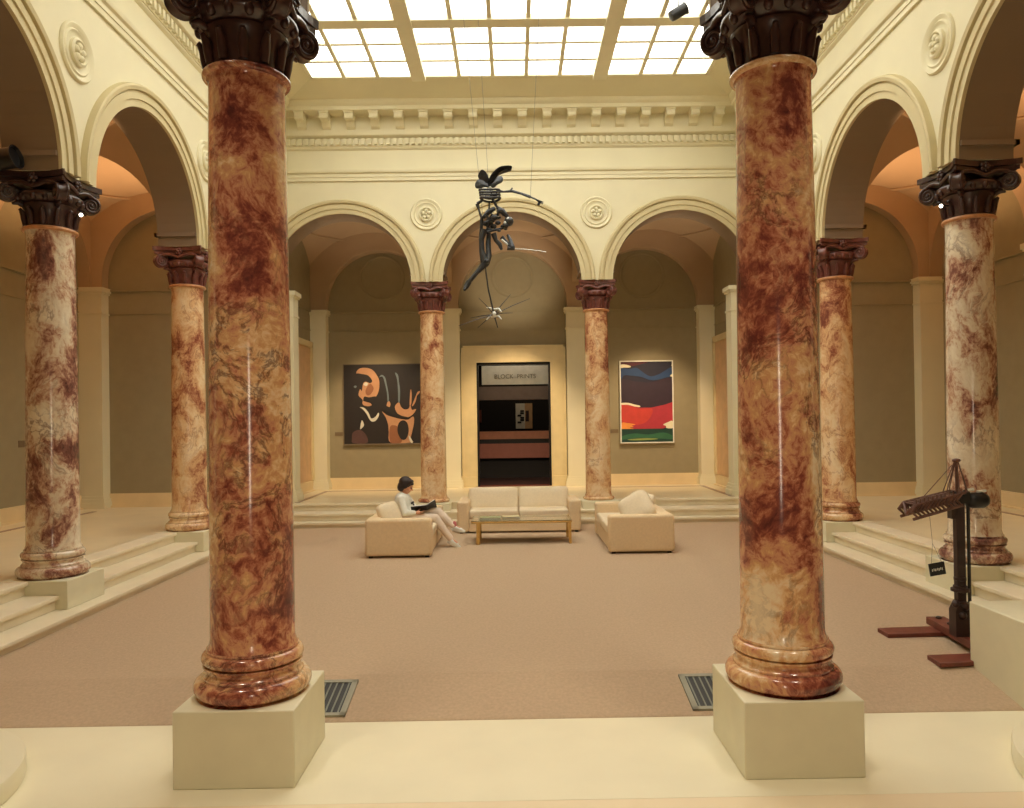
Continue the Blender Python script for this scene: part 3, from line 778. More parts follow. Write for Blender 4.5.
def wl(x, y, z, lab, rot=0, sx=.10):
    mb = MB(); mb.box(-sx, sx, -.012, 0, -.045, .045) if rot == 0 else mb.box(-.006, .006, -sx, sx, -.06, .06)
    o = mb.build('wall_label', plain('label card', (120,100,74), .6)); o.location = (x, y, z); tag(o, lab, 'label')
p = at(339, 434, YB); wl(p.x, YB-.001, p.z, 'small label card on the wall beside the face painting')
p = at(614.5, 431, YB); wl(p.x, YB-.001, p.z, 'small label card on the wall beside the landscape painting')
wl(-XO+.006, 13.63, 1.93, 'small label card on the side aisle wall behind the cream-white column', 1)
fp = empty('framed_picture', (XO-.03, 14.15, 2.45)); mb = MB(); mb.box(-.02, .02, -.40, .40, -.66, .66); mb.build('canvas', M['blackwall'], fp)
mb = MB()
for a, b, c, d in ((-.44,-.40,-.70,.70),(.40,.44,-.70,.70),(-.4,.4,.66,.70),(-.4,.4,-.70,-.66)): mb.box(-.04, .025, a, b, c, d)
mb.build('frame', M['darkwood'], fp); tag(fp, 'dark framed picture on the aisle wall, mostly behind the cream and maroon column', 'picture')
# ------------------------------------------------------------------ furniture
def rbox(name, x0, x1, y0, y1, z0, z1, r, mat, parent, seg=4):
    mb = MB(); cx, cy, cz = (x0+x1)/2, (y0+y1)/2, (z0+z1)/2
    mb.box(x0, x1, y0, y1, z0, z1); o = mb.build(name, mat, parent); bevel(o, r, seg); return o
def cushion(name, c, s, mat, parent, rot=None, e=.32, puff=.25):
    mb = MB(); n, k = 36, 20; vs = []; fs = []
    pw = lambda v, q: (1 if v >= 0 else -1)*abs(v)**q
    for i in range(k+1):
        t = -pi/2+pi*i/k
        for j in range(n):
            a = 2*pi*j/n
            x = pw(cos(t), .5)*pw(cos(a), e); y = pw(cos(t), .5)*pw(sin(a), e); z = pw(sin(t), .75)
            f = 1-puff*(abs(x)**4+abs(y)**4)*.5
            vs.append(Vector((x*s[0]/2, y*s[1]/2, z*s[2]/2*f)))
    for i in range(k):
        for j in range(n): fs.append((i*n+j, i*n+(j+1)%n, (i+1)*n+(j+1)%n, (i+1)*n+j))
    R = rot.to_4x4() if rot else Matrix()
    mb.add([R @ v + Vector(c) for v in vs], fs)
    return mb.build(name, mat, parent, smooth=180)
from mathutils import Euler
def make_sofa(Wd, D, arm, seat_h, arm_h, mat):
    """front faces -Y, origin on the floor under the centre of the front edge"""
    root = empty('sofa'); ft = .03
    rbox('seat_base', -Wd/2+arm, Wd/2-arm, .03, D-.02, ft, seat_h-.16, .015, mat, root)
    for s in (-1, 1):
        a, b = sorted((s*(Wd/2-arm), s*Wd/2)); rbox('arm', a, b, 0, D, ft, arm_h, .045, mat, root)
    rbox('backrest', -Wd/2+arm-.01, Wd/2-arm+.01, D-.22, D, ft, arm_h, .045, mat, root)
    w = (Wd-2*arm)/2
    for s in (-1, 1): rbox('seat_cushion', s*w/2-w/2+.006, s*w/2+w/2-.006, .01, D-.2, seat_h-.155, seat_h, .04, M['sofa2'], root)
    for x in (-Wd/2+.08, Wd/2-.08):
        for y in (.08, D-.08): mb = MB(); mb.box(x-.03, x+.03, y-.03, y+.03, 0, ft); mb.build('foot', M['black'], root)
    return root
s3 = make_sofa(2.31, .95, .22, .43, .60, M['sofa']); s3.location = (.065, 14.05, COURT)
for x in (-.49, .49):
    cushion('back_cushion', (x, .60, .58), (.97, .46, .20), M['sofa2'], s3, Euler((radians(76), 0, 0)).to_matrix(), .22, .2)
tag(s3, 'long beige sofa with two back cushions facing the viewer behind the low table', 'sofa')
L1 = make_sofa(1.97, 1.03, .20, .42, .60, M['sofa']); L1.location = (-1.30, 12.615, COURT); L1.rotation_euler = (0,0,pi/2)
tag(L1, 'beige two-seat sofa seen from its arm end with the person reading on it', 'sofa')
L2 = make_sofa(2.06, 1.03, .20, .42, .60, M['sofa']); L2.location = (1.44, 12.72, COURT); L2.rotation_euler = (0,0,-pi/2)
tag(L2, 'beige two-seat sofa seen from its arm end with loose pillows on it', 'sofa')
def pillow(c, s, az, tilt, spin, lab):
    o = cushion('pillow', (0,0,0), s, M['sofa2'], None, None, .45, .35); o.location = c
    o.rotation_euler = (Matrix.Rotation(radians(az), 3, 'Z') @ Matrix.Rotation(radians(tilt), 3, 'X') @ Matrix.Rotation(radians(spin), 3, 'Z')).to_euler()
    tag(o, lab, 'pillow', 'loose pillows on the sofas'); return o
pillow((-2.02, 12.08, COURT+.62), (.42, .40, .18), 50, 70, 10, 'plump beige pillow beside the reading person')
pillow((1.98, 12.30, COURT+.62), (.56, .56, .24), -34, 64, 36, 'plump beige pillow standing on its corner on the sofa without a person')
pillow((2.16, 12.70, COURT+.62), (.50, .46, .18), -70, 66, 0, 'beige pillow behind the pillow that stands on its corner')
# glass and brass table
tb = empty('coffee_table', (.10, 13.12, COURT)); hw, hd, ht = .84, .34, .39
mb = MB()
for y in (-hd, hd): mb.box(-hw, hw, y-.015, y+.015, ht-.035, ht)
for x in (-hw, hw): mb.box(x-.015, x+.015, -hd+.015, hd-.015, ht-.035, ht)
bevel(mb.build('table_frame', M['brass'], tb), .004, 2)
for x in (-hw+.10, hw-.02):
    for y in (-hd, hd):
        mb = MB(); w = .022 if x > 0 else .03; mb.box(x-w, x+w, y-.015, y+.015, 0, ht-.034); bevel(mb.build('leg', M['brass'], tb), .003, 2)
mg, nt, b = newmat('clear glass'); b.inputs['Transmission Weight'].default_value = 1; b.inputs['Roughness'].default_value = 0.02; b.inputs['Base Color'].default_value = (.93,.97,.93,1); b.inputs['IOR'].default_value = 1.45
mb = MB(); mb.box(-hw-.01, hw+.01, -hd-.01, hd+.01, ht+.001, ht+.012); mb.build('table_top', mg, tb)
tag(tb, 'low glass table on a thin brass frame in front of the long sofa', 'table')
def book(c, s, mat, lab, rz=0, nm='book'):
    r = empty(nm, c, rz); mb = MB(); t = s[2]
    mb.box(-s[0]/2, s[0]/2, -s[1]/2, s[1]/2, 0, .003); mb.box(-s[0]/2, s[0]/2, -s[1]/2, s[1]/2, t-.003, t); mb.box(-s[0]/2, -s[0]/2+.004, -s[1]/2, s[1]/2, 0, t); mb.build('cover', mat, r)
    mb = MB(); mb.box(-s[0]/2+.004, s[0]/2-.006, -s[1]/2+.005, s[1]/2-.005, .003, t-.003); mb.build('pages', M['white'], r)
    return tag(r, lab, 'book')
book((-.44, 13.05, COURT+ht+.0125), (.36, .26, .03), plain('green grey cover', (170,176,132), .5), 'flat green-grey book lying on the glass table')
book((-.08, 13.18, COURT+ht+.0125), (.30, .24, .025), plain('cream cover', (226,214,168), .5), 'flat cream book lying on the glass table next to the green-grey one', .1)

# ------------------------------------------------------------------ floor grates
for s in (-1, 1):
    g = empty('floor_grate', (s*1.74, 5.94, .085)); x0, x1, y0, y1 = -.43, .43, -.26, .26
    g.location.z = .004+(COURT-.012)*(5.94-5.65)/.65+.012
    g.rotation_euler = (math.atan((COURT-.012)/.65), 0, 0)
    mb = MB()
    for a in ((x0,x1,y0,y0+.04),(x0,x1,y1-.04,y1),(x0,x0+.045,y0,y1),(x1-.045,x1,y0,y1)): mb.box(*a, -.01, .012)
    mb.build('grate_frame', M['gratef'], g)
    mb = MB(); mb.box(x0+.03, x1-.03, y0+.03, y1-.03, -.006, .004); mb.build('shaft_pan', M['black'], g)
    mb = MB()
    for i in range(16): x = x0+.062+i*.049; mb.box(x-.006, x+.006, y0+.03, y1-.03, .002, .010)
    mb.build('grate_bars', M['grate'], g)
    tag(g, 'dark slotted floor grate behind the %s of the two nearest column blocks' % ('left' if s < 0 else 'right'), 'floor grate', 'floor grates at the carpet edge')

# ------------------------------------------------------------------ low round plinths at the frame's sides
for s in (-1, 1):
    mb = MB(); R = 1.0; mb.lathe([(R-.02, 0), (R-.005, .004), (R, .02), (R, .12), (R-.006, .128), (R-.02, .13)], 96)
    o = mb.build('round_plinth', M['floor'], smooth=40); o.location = (-4.05, 4.40, 0) if s < 0 else (4.03, 4.34, 0)
    tag(o, 'low round cream plinth at the %s' % ('left frame edge before the steps' if s < 0 else 'right frame edge before the display block'), 'plinth', 'low round plinths')
# white block in front of the right-hand steps
o = rbox('display_block', 3.785, 4.66, 5.45, 6.30, 0.0, .66, .01, M['block'], None, 2)
tag(o, 'square cream display block on the carpet in front of the dark post sculpture', 'display block')

# ------------------------------------------------------------------ timber post sculpture
M['rack'] = plain('worn brown timber', (104,72,62), .5, mott=.3, sc=16)
sc = empty('post_sculpture', (3.965, 6.75, COURT))
def plank(nm, pts, z0, z1, mat=M['wood']):
    mb = MB(); mb.prism([(x-3.965, y-6.75) for x, y in pts], z0, z1); return bevel(mb.build(nm, mat, sc), .004, 1)
plank('base_plank', [(3.48,7.07),(4.40,7.11),(4.40,7.34),(3.48,7.28)], 0, .04)
plank('base_plank', [(3.49,6.22),(3.50,6.44),(4.40,6.50),(4.40,6.31)], 0, .04)
plank('base_beam', [(3.93,6.33),(4.12,6.33),(4.20,7.40),(4.02,7.40)], .04, .11)
for y in (.36, .58): mb = MB(); mb.ball((.10+y*.07, y, .115), (.03,.03,.018), 10, 6); mb.build('bolt', M['darkwood'], sc)
mb = MB(); mb.box(-.025, .052, -.035, .035, .11, 1.40); bevel(mb.build('post', M['darkwood'], sc), .008, 2)
mb = MB()
mb.prism([(-.06,.11),(.06,.11),(.06,.30),(.03,.42),(-.02,.42),(-.06,.34)], -.055, .055, Matrix(((1,0,0,0),(0,0,1,0),(0,1,0,0),(0,0,0,1))))
for z, r in ((.40,.065),(.52,.078),(.545,.058),(.62,.052)): mb.lathe([(r*.6,z-.02),(r,z-.012),(r,z+.012),(r*.6,z+.02)], 20, (.014,0,0))
mb.ball((-.045,-.03,.40), .034, 12, 8); mb.ball((.03,-.05,.38), .034, 12, 8); mb.ball((.0,-.05,.30), .038, 12, 8)
mb.build('iron_foot', M['darkwood'], sc, smooth=50)
mb = MB(); mb.tube([(.095, 0, .11), (.095, 0, 1.40)], .012, 8); mb.tube([(.12, .02, .11), (.12, .02, 1.38)], .006, 8); mb.build('rod', M['black'], sc)
# slatted arm reaching toward the court
mb = MB()
A = [(-.42,-.1,1.30),(.02,-.1,1.40)]; Bv = [(-.42,.12,1.30),(.02,.12,1.40)]
rack = MB()
for a, b in (A, Bv): rack.tube([a, b], .011, 8); rack.tube([(a[0]-.03, a[1], a[2]-.13), (b[0]-.03, b[1], b[2]-.11)], .014, 8)
for i in range(13):
    t = i/12; p = Vector(A[0]).lerp(Vector(A[1]), t); q = Vector(Bv[0]).lerp(Vector(Bv[1]), t)
    rack.tube([p, q], .007, 6); rack.tube([p, p+Vector((0,0,.045))], .007, 6)
    if i < 12:
        rack.tube([p, p+Vector((-.045,0,-.06)), p+Vector((.01,0,-.115))], [.012,.016,.009], 6); rack.tube([q, q+Vector((-.045,0,-.06)), q+Vector((.01,0,-.115))], [.012,.016,.009], 6)
rack.tube([(-.42,-.1,1.30),(-.47,-.06,1.24),(-.46,0,1.20),(-.42,.12,1.30)], .014, 8)
rack.build('slatted_arm', M['rack'], sc, smooth=60)
mb = MB(); ap = Vector((0.0, 0, 1.68))
for k in range(7):
    a = 2*pi*k/7; mb.tube([ap+Vector((.012*cos(a),.012*sin(a),0)), Vector((-.01+.10*cos(a), .10*sin(a), 1.40))], .0045, 6)
mb.tube([(0,0,1.38),(0,0,1.69)], .014, 8); mb.ball(ap, (.04,.03,.02), 10, 6); mb.tube([(-.30,0,1.36),(-.04,0,1.64)], .004, 6)
mb.build('cone_of_rods', M['rack'], sc, smooth=60)
mb = MB(); mb.box(-.04, .09, -.05, .05, 1.30, 1.40)
Mx = Matrix.Rotation(pi/2, 4, 'Y'); mb.lathe([(.03,-.10),(.055,-.09),(.072,-.04),(.072,.05),(.05,.09),(.03,.10)], 24, (.18,0,1.32), Mx); mb.ball((.21,0,1.38), (.03,.05,.02), 10, 6)
mb.tube([(.06,0,1.40),(.14,0,1.42)], .012, 8)
mb.build('iron_head', M['black'], sc, smooth=50)
for a, b in (((.07,-.02,1.415),(.14,-.02,1.42)), ((.17,-.02,1.40),(.25,-.02,1.405))): mb = MB(); mb.tube([a, b], .012, 8); mb.build('bright_fitting', M['bright'], sc)
mb = MB(); mb.box(-.07, -.025, -.035, .035, 1.16, 1.32); mb.build('bracket', M['darkwood'], sc)
tag(sc, 'dark timber post sculpture with slatted arm standing on red-brown planks', 'sculpture')
tg = empty('hanging_tag', (3.69, 6.60, .87)); R = Matrix.Rotation(radians(-9), 4, 'Y')
mb = MB(); mb.hexa([R @ Vector(p) for p in ((-.07,-.004,-.055),(.07,-.004,-.055),(.07,.004,-.055),(-.07,.004,-.055),(-.07,-.004,.055),(.07,-.004,.055),(.07,.004,.055),(-.07,.004,.055))]); mb.build('card', M['black'], tg)
for a in (-.05, .045): mb = MB(); mb.tube([(a, 0, .05), (-.02, .03, .22), (-.02, .07, .47)], .0015, 5); mb.build('string', M['darkwood'], tg)
mb = MB()
for i, (x, w) in enumerate(((-.045,.010),(-.03,.008),(-.016,.012),(0,.008),(.014,.012),(.03,.010),(.044,.006))):
    z = -.005+(.004 if i % 2 else 0); mb.hexa([R @ Vector(p) for p in ((x-w*.5,-.006,z-.011),(x+w*.3,-.006,z-.011),(x+w*.3,-.004,z-.011),(x-w*.5,-.004,z-.011),(x-w*.3,-.006,z+.010),(x+w*.5,-.006,z+.010),(x+w*.5,-.004,z+.010),(x-w*.3,-.004,z+.010))])
mb.build('white_lettering', M['white'], tg)
tag(tg, 'small black card tag hanging by strings from the post sculpture', 'tag')

# ------------------------------------------------------------------ hanging winged skeleton sculpture
YS = 11.0
def w(u, v, dy=0): return at(u, v, YS+dy)
def z5(a, b, dy=0): return w(450+a/8.98, 155+b/8.98, dy)
def z3(a, b, dy=0): return w(440+a/4.254, 150+b/4.254, dy)
sk = empty('hanging_skeleton_sculpture', (0, 0, 0))
def wing(name, P, dy0, dy1, mat=M['iron']):
    gx = sum(p[0] for p in P)/len(P); gy = sum(p[1] for p in P)/len(P); P = [(gx+(a-gx)*1.14, gy+(b-gy)*1.14) for a, b in P]
    P2 = smooth_poly2(P); n = len(P2); mb = MB(); cx = sum(p[0] for p in P2)/n; cy = sum(p[1] for p in P2)/n
    vs = []
    for s in (-1, 1):
        for k, p in enumerate(P2):
            t = k/n; dy = dy0+(dy1-dy0)*((P2[0][0]-p[0])**2+(P2[0][1]-p[1])**2)**.5/150
            q = z5(p[0], p[1], dy); vs.append(q+Vector((0, s*.012, 0)))
    q = z5(cx, cy, (dy0+dy1)/2); vs.append(q+Vector((0,-.045,0))); vs.append(q+Vector((0,.045,0)))
    fs = [(i, (i+1)%n, 2*n) for i in range(n)] + [(n+(i+1)%n, n+i, 2*n+1) for i in range(n)] + [(i, (i+1)%n, n+(i+1)%n, n+i) for i in range(n)]
    mb.add(vs, fs); return mb.build(name, mat, sk, smooth=40)
def smooth_poly2(P):
    out = []; n = len(P)
    for i in range(n):
        p0, p1, p2, p3 = P[i-1], P[i], P[(i+1)%n], P[(i+2)%n]
        for t in (0, .33, .66):
            out.append(tuple(.5*((2*p1[j])+(-p0[j]+p2[j])*t+(2*p0[j]-5*p1[j]+4*p2[j]-p3[j])*t*t+(-p0[j]+3*p1[j]-3*p2[j]+p3[j])*t**3) for j in (0, 1)))
    return out
wing('wing', [(345,235),(338,190),(315,155),(285,142),(258,185),(270,215),(300,225),(322,245)], 0, -.22)
wing('wing', [(335,280),(325,240),(290,222),(250,232),(232,262),(238,292),(275,295),(300,285)], 0, .15)
wing('wing', [(350,245),(370,190),(405,145),(455,112),(538,108),(532,145),(500,135),(458,152),(428,185),(405,225),(380,250)], 0, -.25)
wing('wing', [(360,278),(385,235),(410,205),(450,195),(470,215),(460,245),(425,262),(400,285)], 0, .15)
class FatMB(MB):
    def tube(s, pts, rad, n=10, m=0):
        rad = [r*1.35+.002 for r in rad] if hasattr(rad, '__len__') else rad*1.35+.002
        MB.tube(s, pts, rad, n, m)
rs = MB(); random.seed(3)
for (a, b) in ((318,305),(360,298),(290,322),(340,328),(380,318),(272,345),(315,350),(355,352),(300,372),(338,376),(275,380),(395,345)):
    q = z5(a, b, random.uniform(-.06, .06)); rs.ball(q, random.uniform(.022,.03), 12, 8)
rs.build('bead_cluster', M['bright'], sk, smooth=180)
mb = FatMB()
for k, zz in enumerate((322, 345, 368, 392)):     # ribs as open hoops
    a = z5(262+k*4, zz); b = z5(445+k*2, zz+(5 if k == 3 else 0)); c = (a+b)/2; rx = (b-a).length/2
    pts = [c+Vector((rx*cos(t), .11*sin(t), .012*cos(2*t))) for t in [2*pi*i/22 for i in range(23)]]
    mb.tube(pts, .009 if k < 3 else .012, 7)
pts = [z5(345,270,.1), z5(360,340,.11), z5(385,400,.09), z5(410,445,.05), z5(440,500,.02), z5(420,560,.03), z5(370,610,.05), z5(330,650,.03)]
for i in range(len(pts)-1):
    for t in (0, .33, .66):
        mb.ball(pts[i].lerp(pts[i+1], t), (.024,.026,.02), 8, 6)
mb.tube(pts, .012, 8); mb.build('ribcage_and_spine', M['iron'], sk, smooth=60)
mb = FatMB()
for a, b in (((425,475),(520,560)), ((400,480),(300,560))): mb.tube([z5(*a), z5((a[0]+b[0])/2, (a[1]+b[1])/2-12, -.05), z5(*b)], [.02,.03,.018], 8)
for (a, b, r) in ((445,505,.05),(400,560,.055),(350,590,.05),(320,620,.045),(390,640,.05),(430,610,.045),(350,670,.05),(300,560,.035),(470,640,.03),(500,665,.028),(440,680,.03)):
    mb.ball(z5(a, b, random.uniform(-.08,.08)), (r, r*.8, r*.7), 10, 8)
for a, b in (((320,540),(420,680)), ((300,610),(450,560)), ((330,690),(480,655)), ((380,530),(330,640))): mb.tube([z5(*a, -.06), z5(*b, .06)], .013, 7)
mb.build('pelvis', M['iron'], sk, smooth=60)
mb = FatMB(); c = z5(528, 598); mb.ball(c, (.072, .085, .07), 20, 14); mb.ball(c+Vector((-.05,-.03,-.065)), (.05,.05,.042), 14, 8)
mb.tube([z5(455,500), z5(490,540)], .02, 8); mb.build('skull', M['iron'], sk, smooth=60)
mb = FatMB(); mb.ball(c+Vector((-.01,-.055,.02)), (.03,.025,.028), 10, 8); mb.ball(c+Vector((-.055,-.06,-.03)), (.022,.018,.02), 10, 8); mb.build('skull_painted_highlight', M['bright'], sk, smooth=60)  # pale lumps that paint the skull's highlights in colour
# arms
mb = FatMB(); mb.tube([z5(415,320), z5(480,330), z5(550,325)], [.02,.009,.014], 8); mb.ball(z5(550,322), .026, 10, 8); mb.tube([z5(545,322), z5(560,295)], [.012,.006], 6)
mb.tube([z5(552,325,-.02), z5(640,350,-.03), z5(722,380)], [.012,.008,.013], 8); mb.tube([z5(552,318,.02), z5(640,342,.03), z5(722,372)], [.010,.006,.010], 8); mb.ball(z5(722,377), .018, 8, 6)
ha = z5(722,378); 
for k, (a, b) in enumerate(((780,405),(800,425),(815,435),(835,440),(838,425))): mb.tube([ha, z5(760+k*6, 392+k*3, -.02*k), z5(a, b, -.03*k+.04)], [.008,.007,.005], 6)
mb.ball(z5(797,440), .022, 8, 6); mb.build('arm', M['iron'], sk, smooth=60)
mb = FatMB(); mb.tube([z5(300,400), z5(245,438)], [.012,.018], 8); mb.tube([z5(245,440), z5(262,500), z5(282,560)], [.02,.009,.014], 8); mb.tube([z5(282,560,-.01), z5(275,650), z5(266,760)], [.012,.008,.011], 8); mb.tube([z5(290,560,.02), z5(288,650,.03), z5(272,760)], [.009,.007,.009], 8)
mb.tube([z5(355,420), z5(350,480), z5(335,550)], [.012,.008,.012], 7); mb.build('arm', M['iron'], sk, smooth=60)
# legs
mb = FatMB(); mb.tube([z3(190,340), z3(176,380), z3(178,430), z3(190,478)], [.035,.028,.03,.045], 10); mb.tube([z3(208,345,.05), z3(205,400,.05), z3(208,450,.02), z3(200,480)], [.02,.03,.03,.03], 10)
mb.tube([z3(196,478), z3(160,520), z3(122,562)], [.045,.020,.022], 10); mb.tube([z3(180,490,.05), z3(140,535,.05), z3(118,568)], [.02,.014,.018], 8)
mb.tube([z3(124,560), z3(112,580), z3(104,596,-.05)], [.03,.03,.014], 10); mb.ball(z3(198,474,-.04), .042, 12, 8); mb.build('leg', M['iron'], sk, smooth=60)
mb = FatMB(); mb.tube([z3(228,355), z3(238,385), z3(255,402), z3(262,425)], [.03,.022,.024,.012], 8)
mb.tube([z3(262,370,.05), z3(285,395,.05), z3(308,415)], [.024,.016,.028], 8); mb.tube([z3(308,415), z3(300,385,.03), z3(288,362,.06)], [.028,.02,.014], 8); mb.tube([z3(286,418), z3(318,420)], [.022,.016], 8)
mb.build('leg', M['iron'], sk, smooth=60)
mb = FatMB(); mb.tube([z3(315,420), z3(385,424,-.1), z3(452,434,-.2)], .004, 6); mb.tube([z3(262,380,.02), z3(300,412,.02)], .010, 6); mb.build('bright_rod', M['bright'], sk, smooth=60)
mb = MB()
for p, d in ((z5(345,240), (-.15,.05)), (z5(300,610), (-.3,-.1)), (z5(722,377), (.2,.1))): mb.tube([p, (p.x+d[0], p.y+d[1], 8.75)], .0022, 5)
mb.build('suspension_wire', M['iron'], sk)
tag(sk, 'dark metal winged skeleton figure hanging in mid air with one arm stretched out', 'sculpture')
st = empty('spiked_star_sculpture', (0, 0, 0)); c = z3(230, 700)
mb = FatMB(); mb.tube([z3(193,498), z3(205,590), z3(230,700), z3(246,757)], [.006,.007,.008,.003], 7); mb.build('rod', M['iron'], st)
mb = FatMB()
for (a, b, dy) in ((165,630,-.1),(80,748,-.3),(300,615,.1),(382,632,.25),(160,757,.1),(310,693,-.2),(130,715,.2)): mb.tube([c, c.lerp(z3(a, b, dy), .5)+Vector((0,0,.01)), z3(a, b, dy)], [.005,.003,.001], 6)
mb.build('spike', M['iron'], st)
mb = FatMB()
for s, zz in ((-1, 680), (1, 712)): 
    mb.tube([z3(198, zz+10*s, -.05), z3(214, zz-6, 0), z3(232, zz-2, .03), z3(250, zz-4, 0), z3(262, zz+8, -.05)], [.004,.012,.010,.012,.004], 8)
mb.ball(c, (.035,.035,.05), 12, 8); mb.build('hub', M['bright'], st, smooth=60)
tag(st, 'spiky metal star on a thin rod dangling below the winged skeleton figure', 'sculpture')

# ------------------------------------------------------------------ spotlights and small lamps
def spotlight(loc, rot, lab, sc_=1, stem=(0,0,.3)):
    r = empty('spotlight', loc); 
    mb = MB(); Mx = Euler(rot).to_matrix().to_4x4() @ Matrix.Scale(sc_, 4); mb.lathe([(.05,-.16),(.085,-.15),(.095,-.10),(.095,.12),(.11,.15),(.10,.15),(.09,.12)], 28, (0,0,0), Mx); mb.build('lamp_housing', M['black'], r, smooth=40)
    mb = MB(); mb.tube([(0,0,0), stem], .014, 8); mb.build('stem', M['black'], r)
    tag(r, lab, 'spotlight'); return r
spotlight((-5.47, 8.1, 5.10), (0, radians(80), 0), 'black spotlight fixed to the arch ledge above the cream-white column', 1.15, (.12,.20,.17))
p = at(678, -2, 11.8); spotlight((p.x, p.y, 8.62), (0, radians(60), 0), 'black spotlight hanging from the skylight frame beside the near right column', .9, (0,0,.2))
M['bulb'] = emis('halogen bulb', (255,246,222), 6)
for u_, v_, l in ((81, 215, 'left cream-white'), (941, 206, 'right cream and maroon')):
    q = at(u_, v_, 8.32); r = empty('uplight', q); mb = MB(); mb.ball((0,0,0), .02, 12, 8); mb.build('bulb', M['bulb'], r, smooth=180)
    mb = MB(); mb.tube([(0,.0,.0),((.12 if u_ < 500 else -.12)*-1, .06, .02)], .008, 6); mb.build('bracket', M['black'], r)
    tag(r, 'tiny bright bulb under the dark capital scroll of the %s column' % l, 'lamp')
# ------------------------------------------------------------------ the reader
PX, PY, PZ = -1.80, 12.70, COURT
def pp(x, dy, z): return Vector((x-PX, dy, z-PZ))
pr_ = empty('person', (PX, PY, PZ))
skin = plain('skin', (216,158,124), .55); coat = plain('white jacket cloth', (236,236,226), .9); trou = plain('pale pink cream trouser cloth', (232,214,196), .9); hairm = plain('dark brown hair', (44,32,30), .6); shoe = plain('white shoe leather', (232,232,226), .5)
def remesh(o, v=.006, it=6):
    m = o.modifiers.new('remesh', 'REMESH'); m.mode = 'VOXEL'; m.voxel_size = v; m.use_smooth_shade = True
    s = o.modifiers.new('smooth', 'SMOOTH'); s.iterations = it; s.factor = .5; return o
def chain(mb, pts, rr):
    for i in range(len(pts)-1): mb.cap(pts[i], rr[i], pts[i+1], rr[i+1])
hipN, hipF = pp(-1.82,-.09,.63), pp(-1.82,.09,.65)
kneeN, kneeF = pp(-1.34,-.10,.61), pp(-1.31,.04,.70)
ankN, ankF = pp(-1.08,-.10,.25), pp(-1.03,-.02,.46)
shN, shF = pp(-1.90,-.165,.955), pp(-1.86,.165,.955)
elN, elF = pp(-1.83,-.25,.73), pp(-1.73,.24,.75)
haN, haF = pp(-1.66,-.17,.72), pp(-1.58,.15,.75)
mb = MB()
# torso and neck
chain(mb, [pp(-1.84,0,.67), pp(-1.89,0,.80), pp(-1.90,0,.92), pp(-1.875,0,1.0)], [.12,.105,.11,.07])
chain(mb, [pp(-1.88,0,.98), pp(-1.855,0,1.06)], [.055,.048])
mb.cap(shN, .05, shF, .05)
# head, facing +x and bowed to the book
ht = Matrix.Rotation(radians(24), 4, 'Y'); hc = pp(-1.83,0,1.155)
HS = 1.1
def hp(x, y, z): return hc + (ht @ Vector((x, y, z)))*HS
mb.ball(hp(-.01,0,.025), (.106,.084,.104), 24, 16, M=ht); mb.ball(hp(.025,0,-.035), (.074,.063,.082), 20, 14, M=ht)
mb.ball(hp(.055,0,-.09), (.03,.03,.02), 12, 8)                       # chin
mb.cap(hp(.085,0,.005), .011, hp(.108,0,-.028), .013)                # nose
mb.cap(hp(.085,-.03,.022), .012, hp(.085,.03,.022), .012)            # brow
mb.cap(hp(.085,-.018,-.056), .008, hp(.085,.018,-.056), .008)        # lips
mb.cap(hp(.083,-.015,-.068), .008, hp(.083,.015,-.068), .008)
for s in (-1, 1): mb.ball(hp(-.005, s*.078, -.012), (.018,.010,.030), 10, 8); mb.ball(hp(.06, s*.045, -.03), (.025,.018,.025), 10, 8)
# arms, hands
for sh_, el, ha, s in ((shN, elN, haN, -1), (shF, elF, haF, 1)):
    chain(mb, [sh_, el, ha], [.048,.038,.026])
    d = Vector((1, -s*.15, .12)).normalized(); side = Vector((0, 1, 0)); palm = ha + d*.05
    mb.cap(ha, .026, palm, .03); mb.ball(palm, (.045,.036,.018), 12, 8)
    for k, L in enumerate((.058,.068,.064,.05)):
        b0 = palm + d*.032 + Vector((0, (-.027+.018*k), 0)); b1 = b0 + d*L*.55 + Vector((0,0,-.006)); b2 = b1 + (d+Vector((0,0,.9)) ).normalized()*L*.5
        mb.cap(b0, .0085, b1, .008); mb.cap(b1, .008, b2, .007)
    t0 = palm - d*.02 + Vector((0, -s*.03, .01)); t1 = t0 + Vector((.02, -s*.02, .025)); t2 = t1 + Vector((.025, s*.004, .012)); mb.cap(t0, .011, t1, .010); mb.cap(t1, .010, t2, .008)
chain(mb, [hipN, kneeN, ankN], [.085,.055,.035]); chain(mb, [hipF, kneeF, ankF], [.085,.055,.035])
mb.cap(ankN, .035, ankN+Vector((.08,0,-.05)), .028); mb.cap(ankF, .035, ankF+Vector((.08,0,-.03)), .028)
remesh(mb.build('body', skin, pr_), .005, 4)
mb = MB()
chain(mb, [pp(-1.83,0,.64), pp(-1.885,0,.79), pp(-1.90,0,.92)], [.145,.13,.135]); mb.cap(pp(-1.90,-.14,.93), .065, pp(-1.875,.14,.93), .065)
mb.cap(pp(-1.905,-.05,1.0), .05, pp(-1.895,.05,1.0), .05)
chain(mb, [shN, elN, elN.lerp(haN, .85)], [.066,.054,.040]); chain(mb, [shF, elF, elF.lerp(haF, .85)], [.066,.054,.040])
for s in (-1, 1): mb.cap(pp(-1.86, s*.05, 1.015), .02, pp(-1.765, s*.035, .92), .014)     # lapels
mb.cap(pp(-1.74,-.04,.68), .07, pp(-1.74,.04,.68), .07)
remesh(mb.build('jacket', coat, pr_), .008, 5)
mb = MB()
chain(mb, [hipN, kneeN, ankN.lerp(kneeN, .08)], [.105,.078,.056]); chain(mb, [hipF, kneeF, ankF.lerp(kneeF, .08)], [.105,.078,.056]); mb.cap(hipN, .115, hipF, .115)
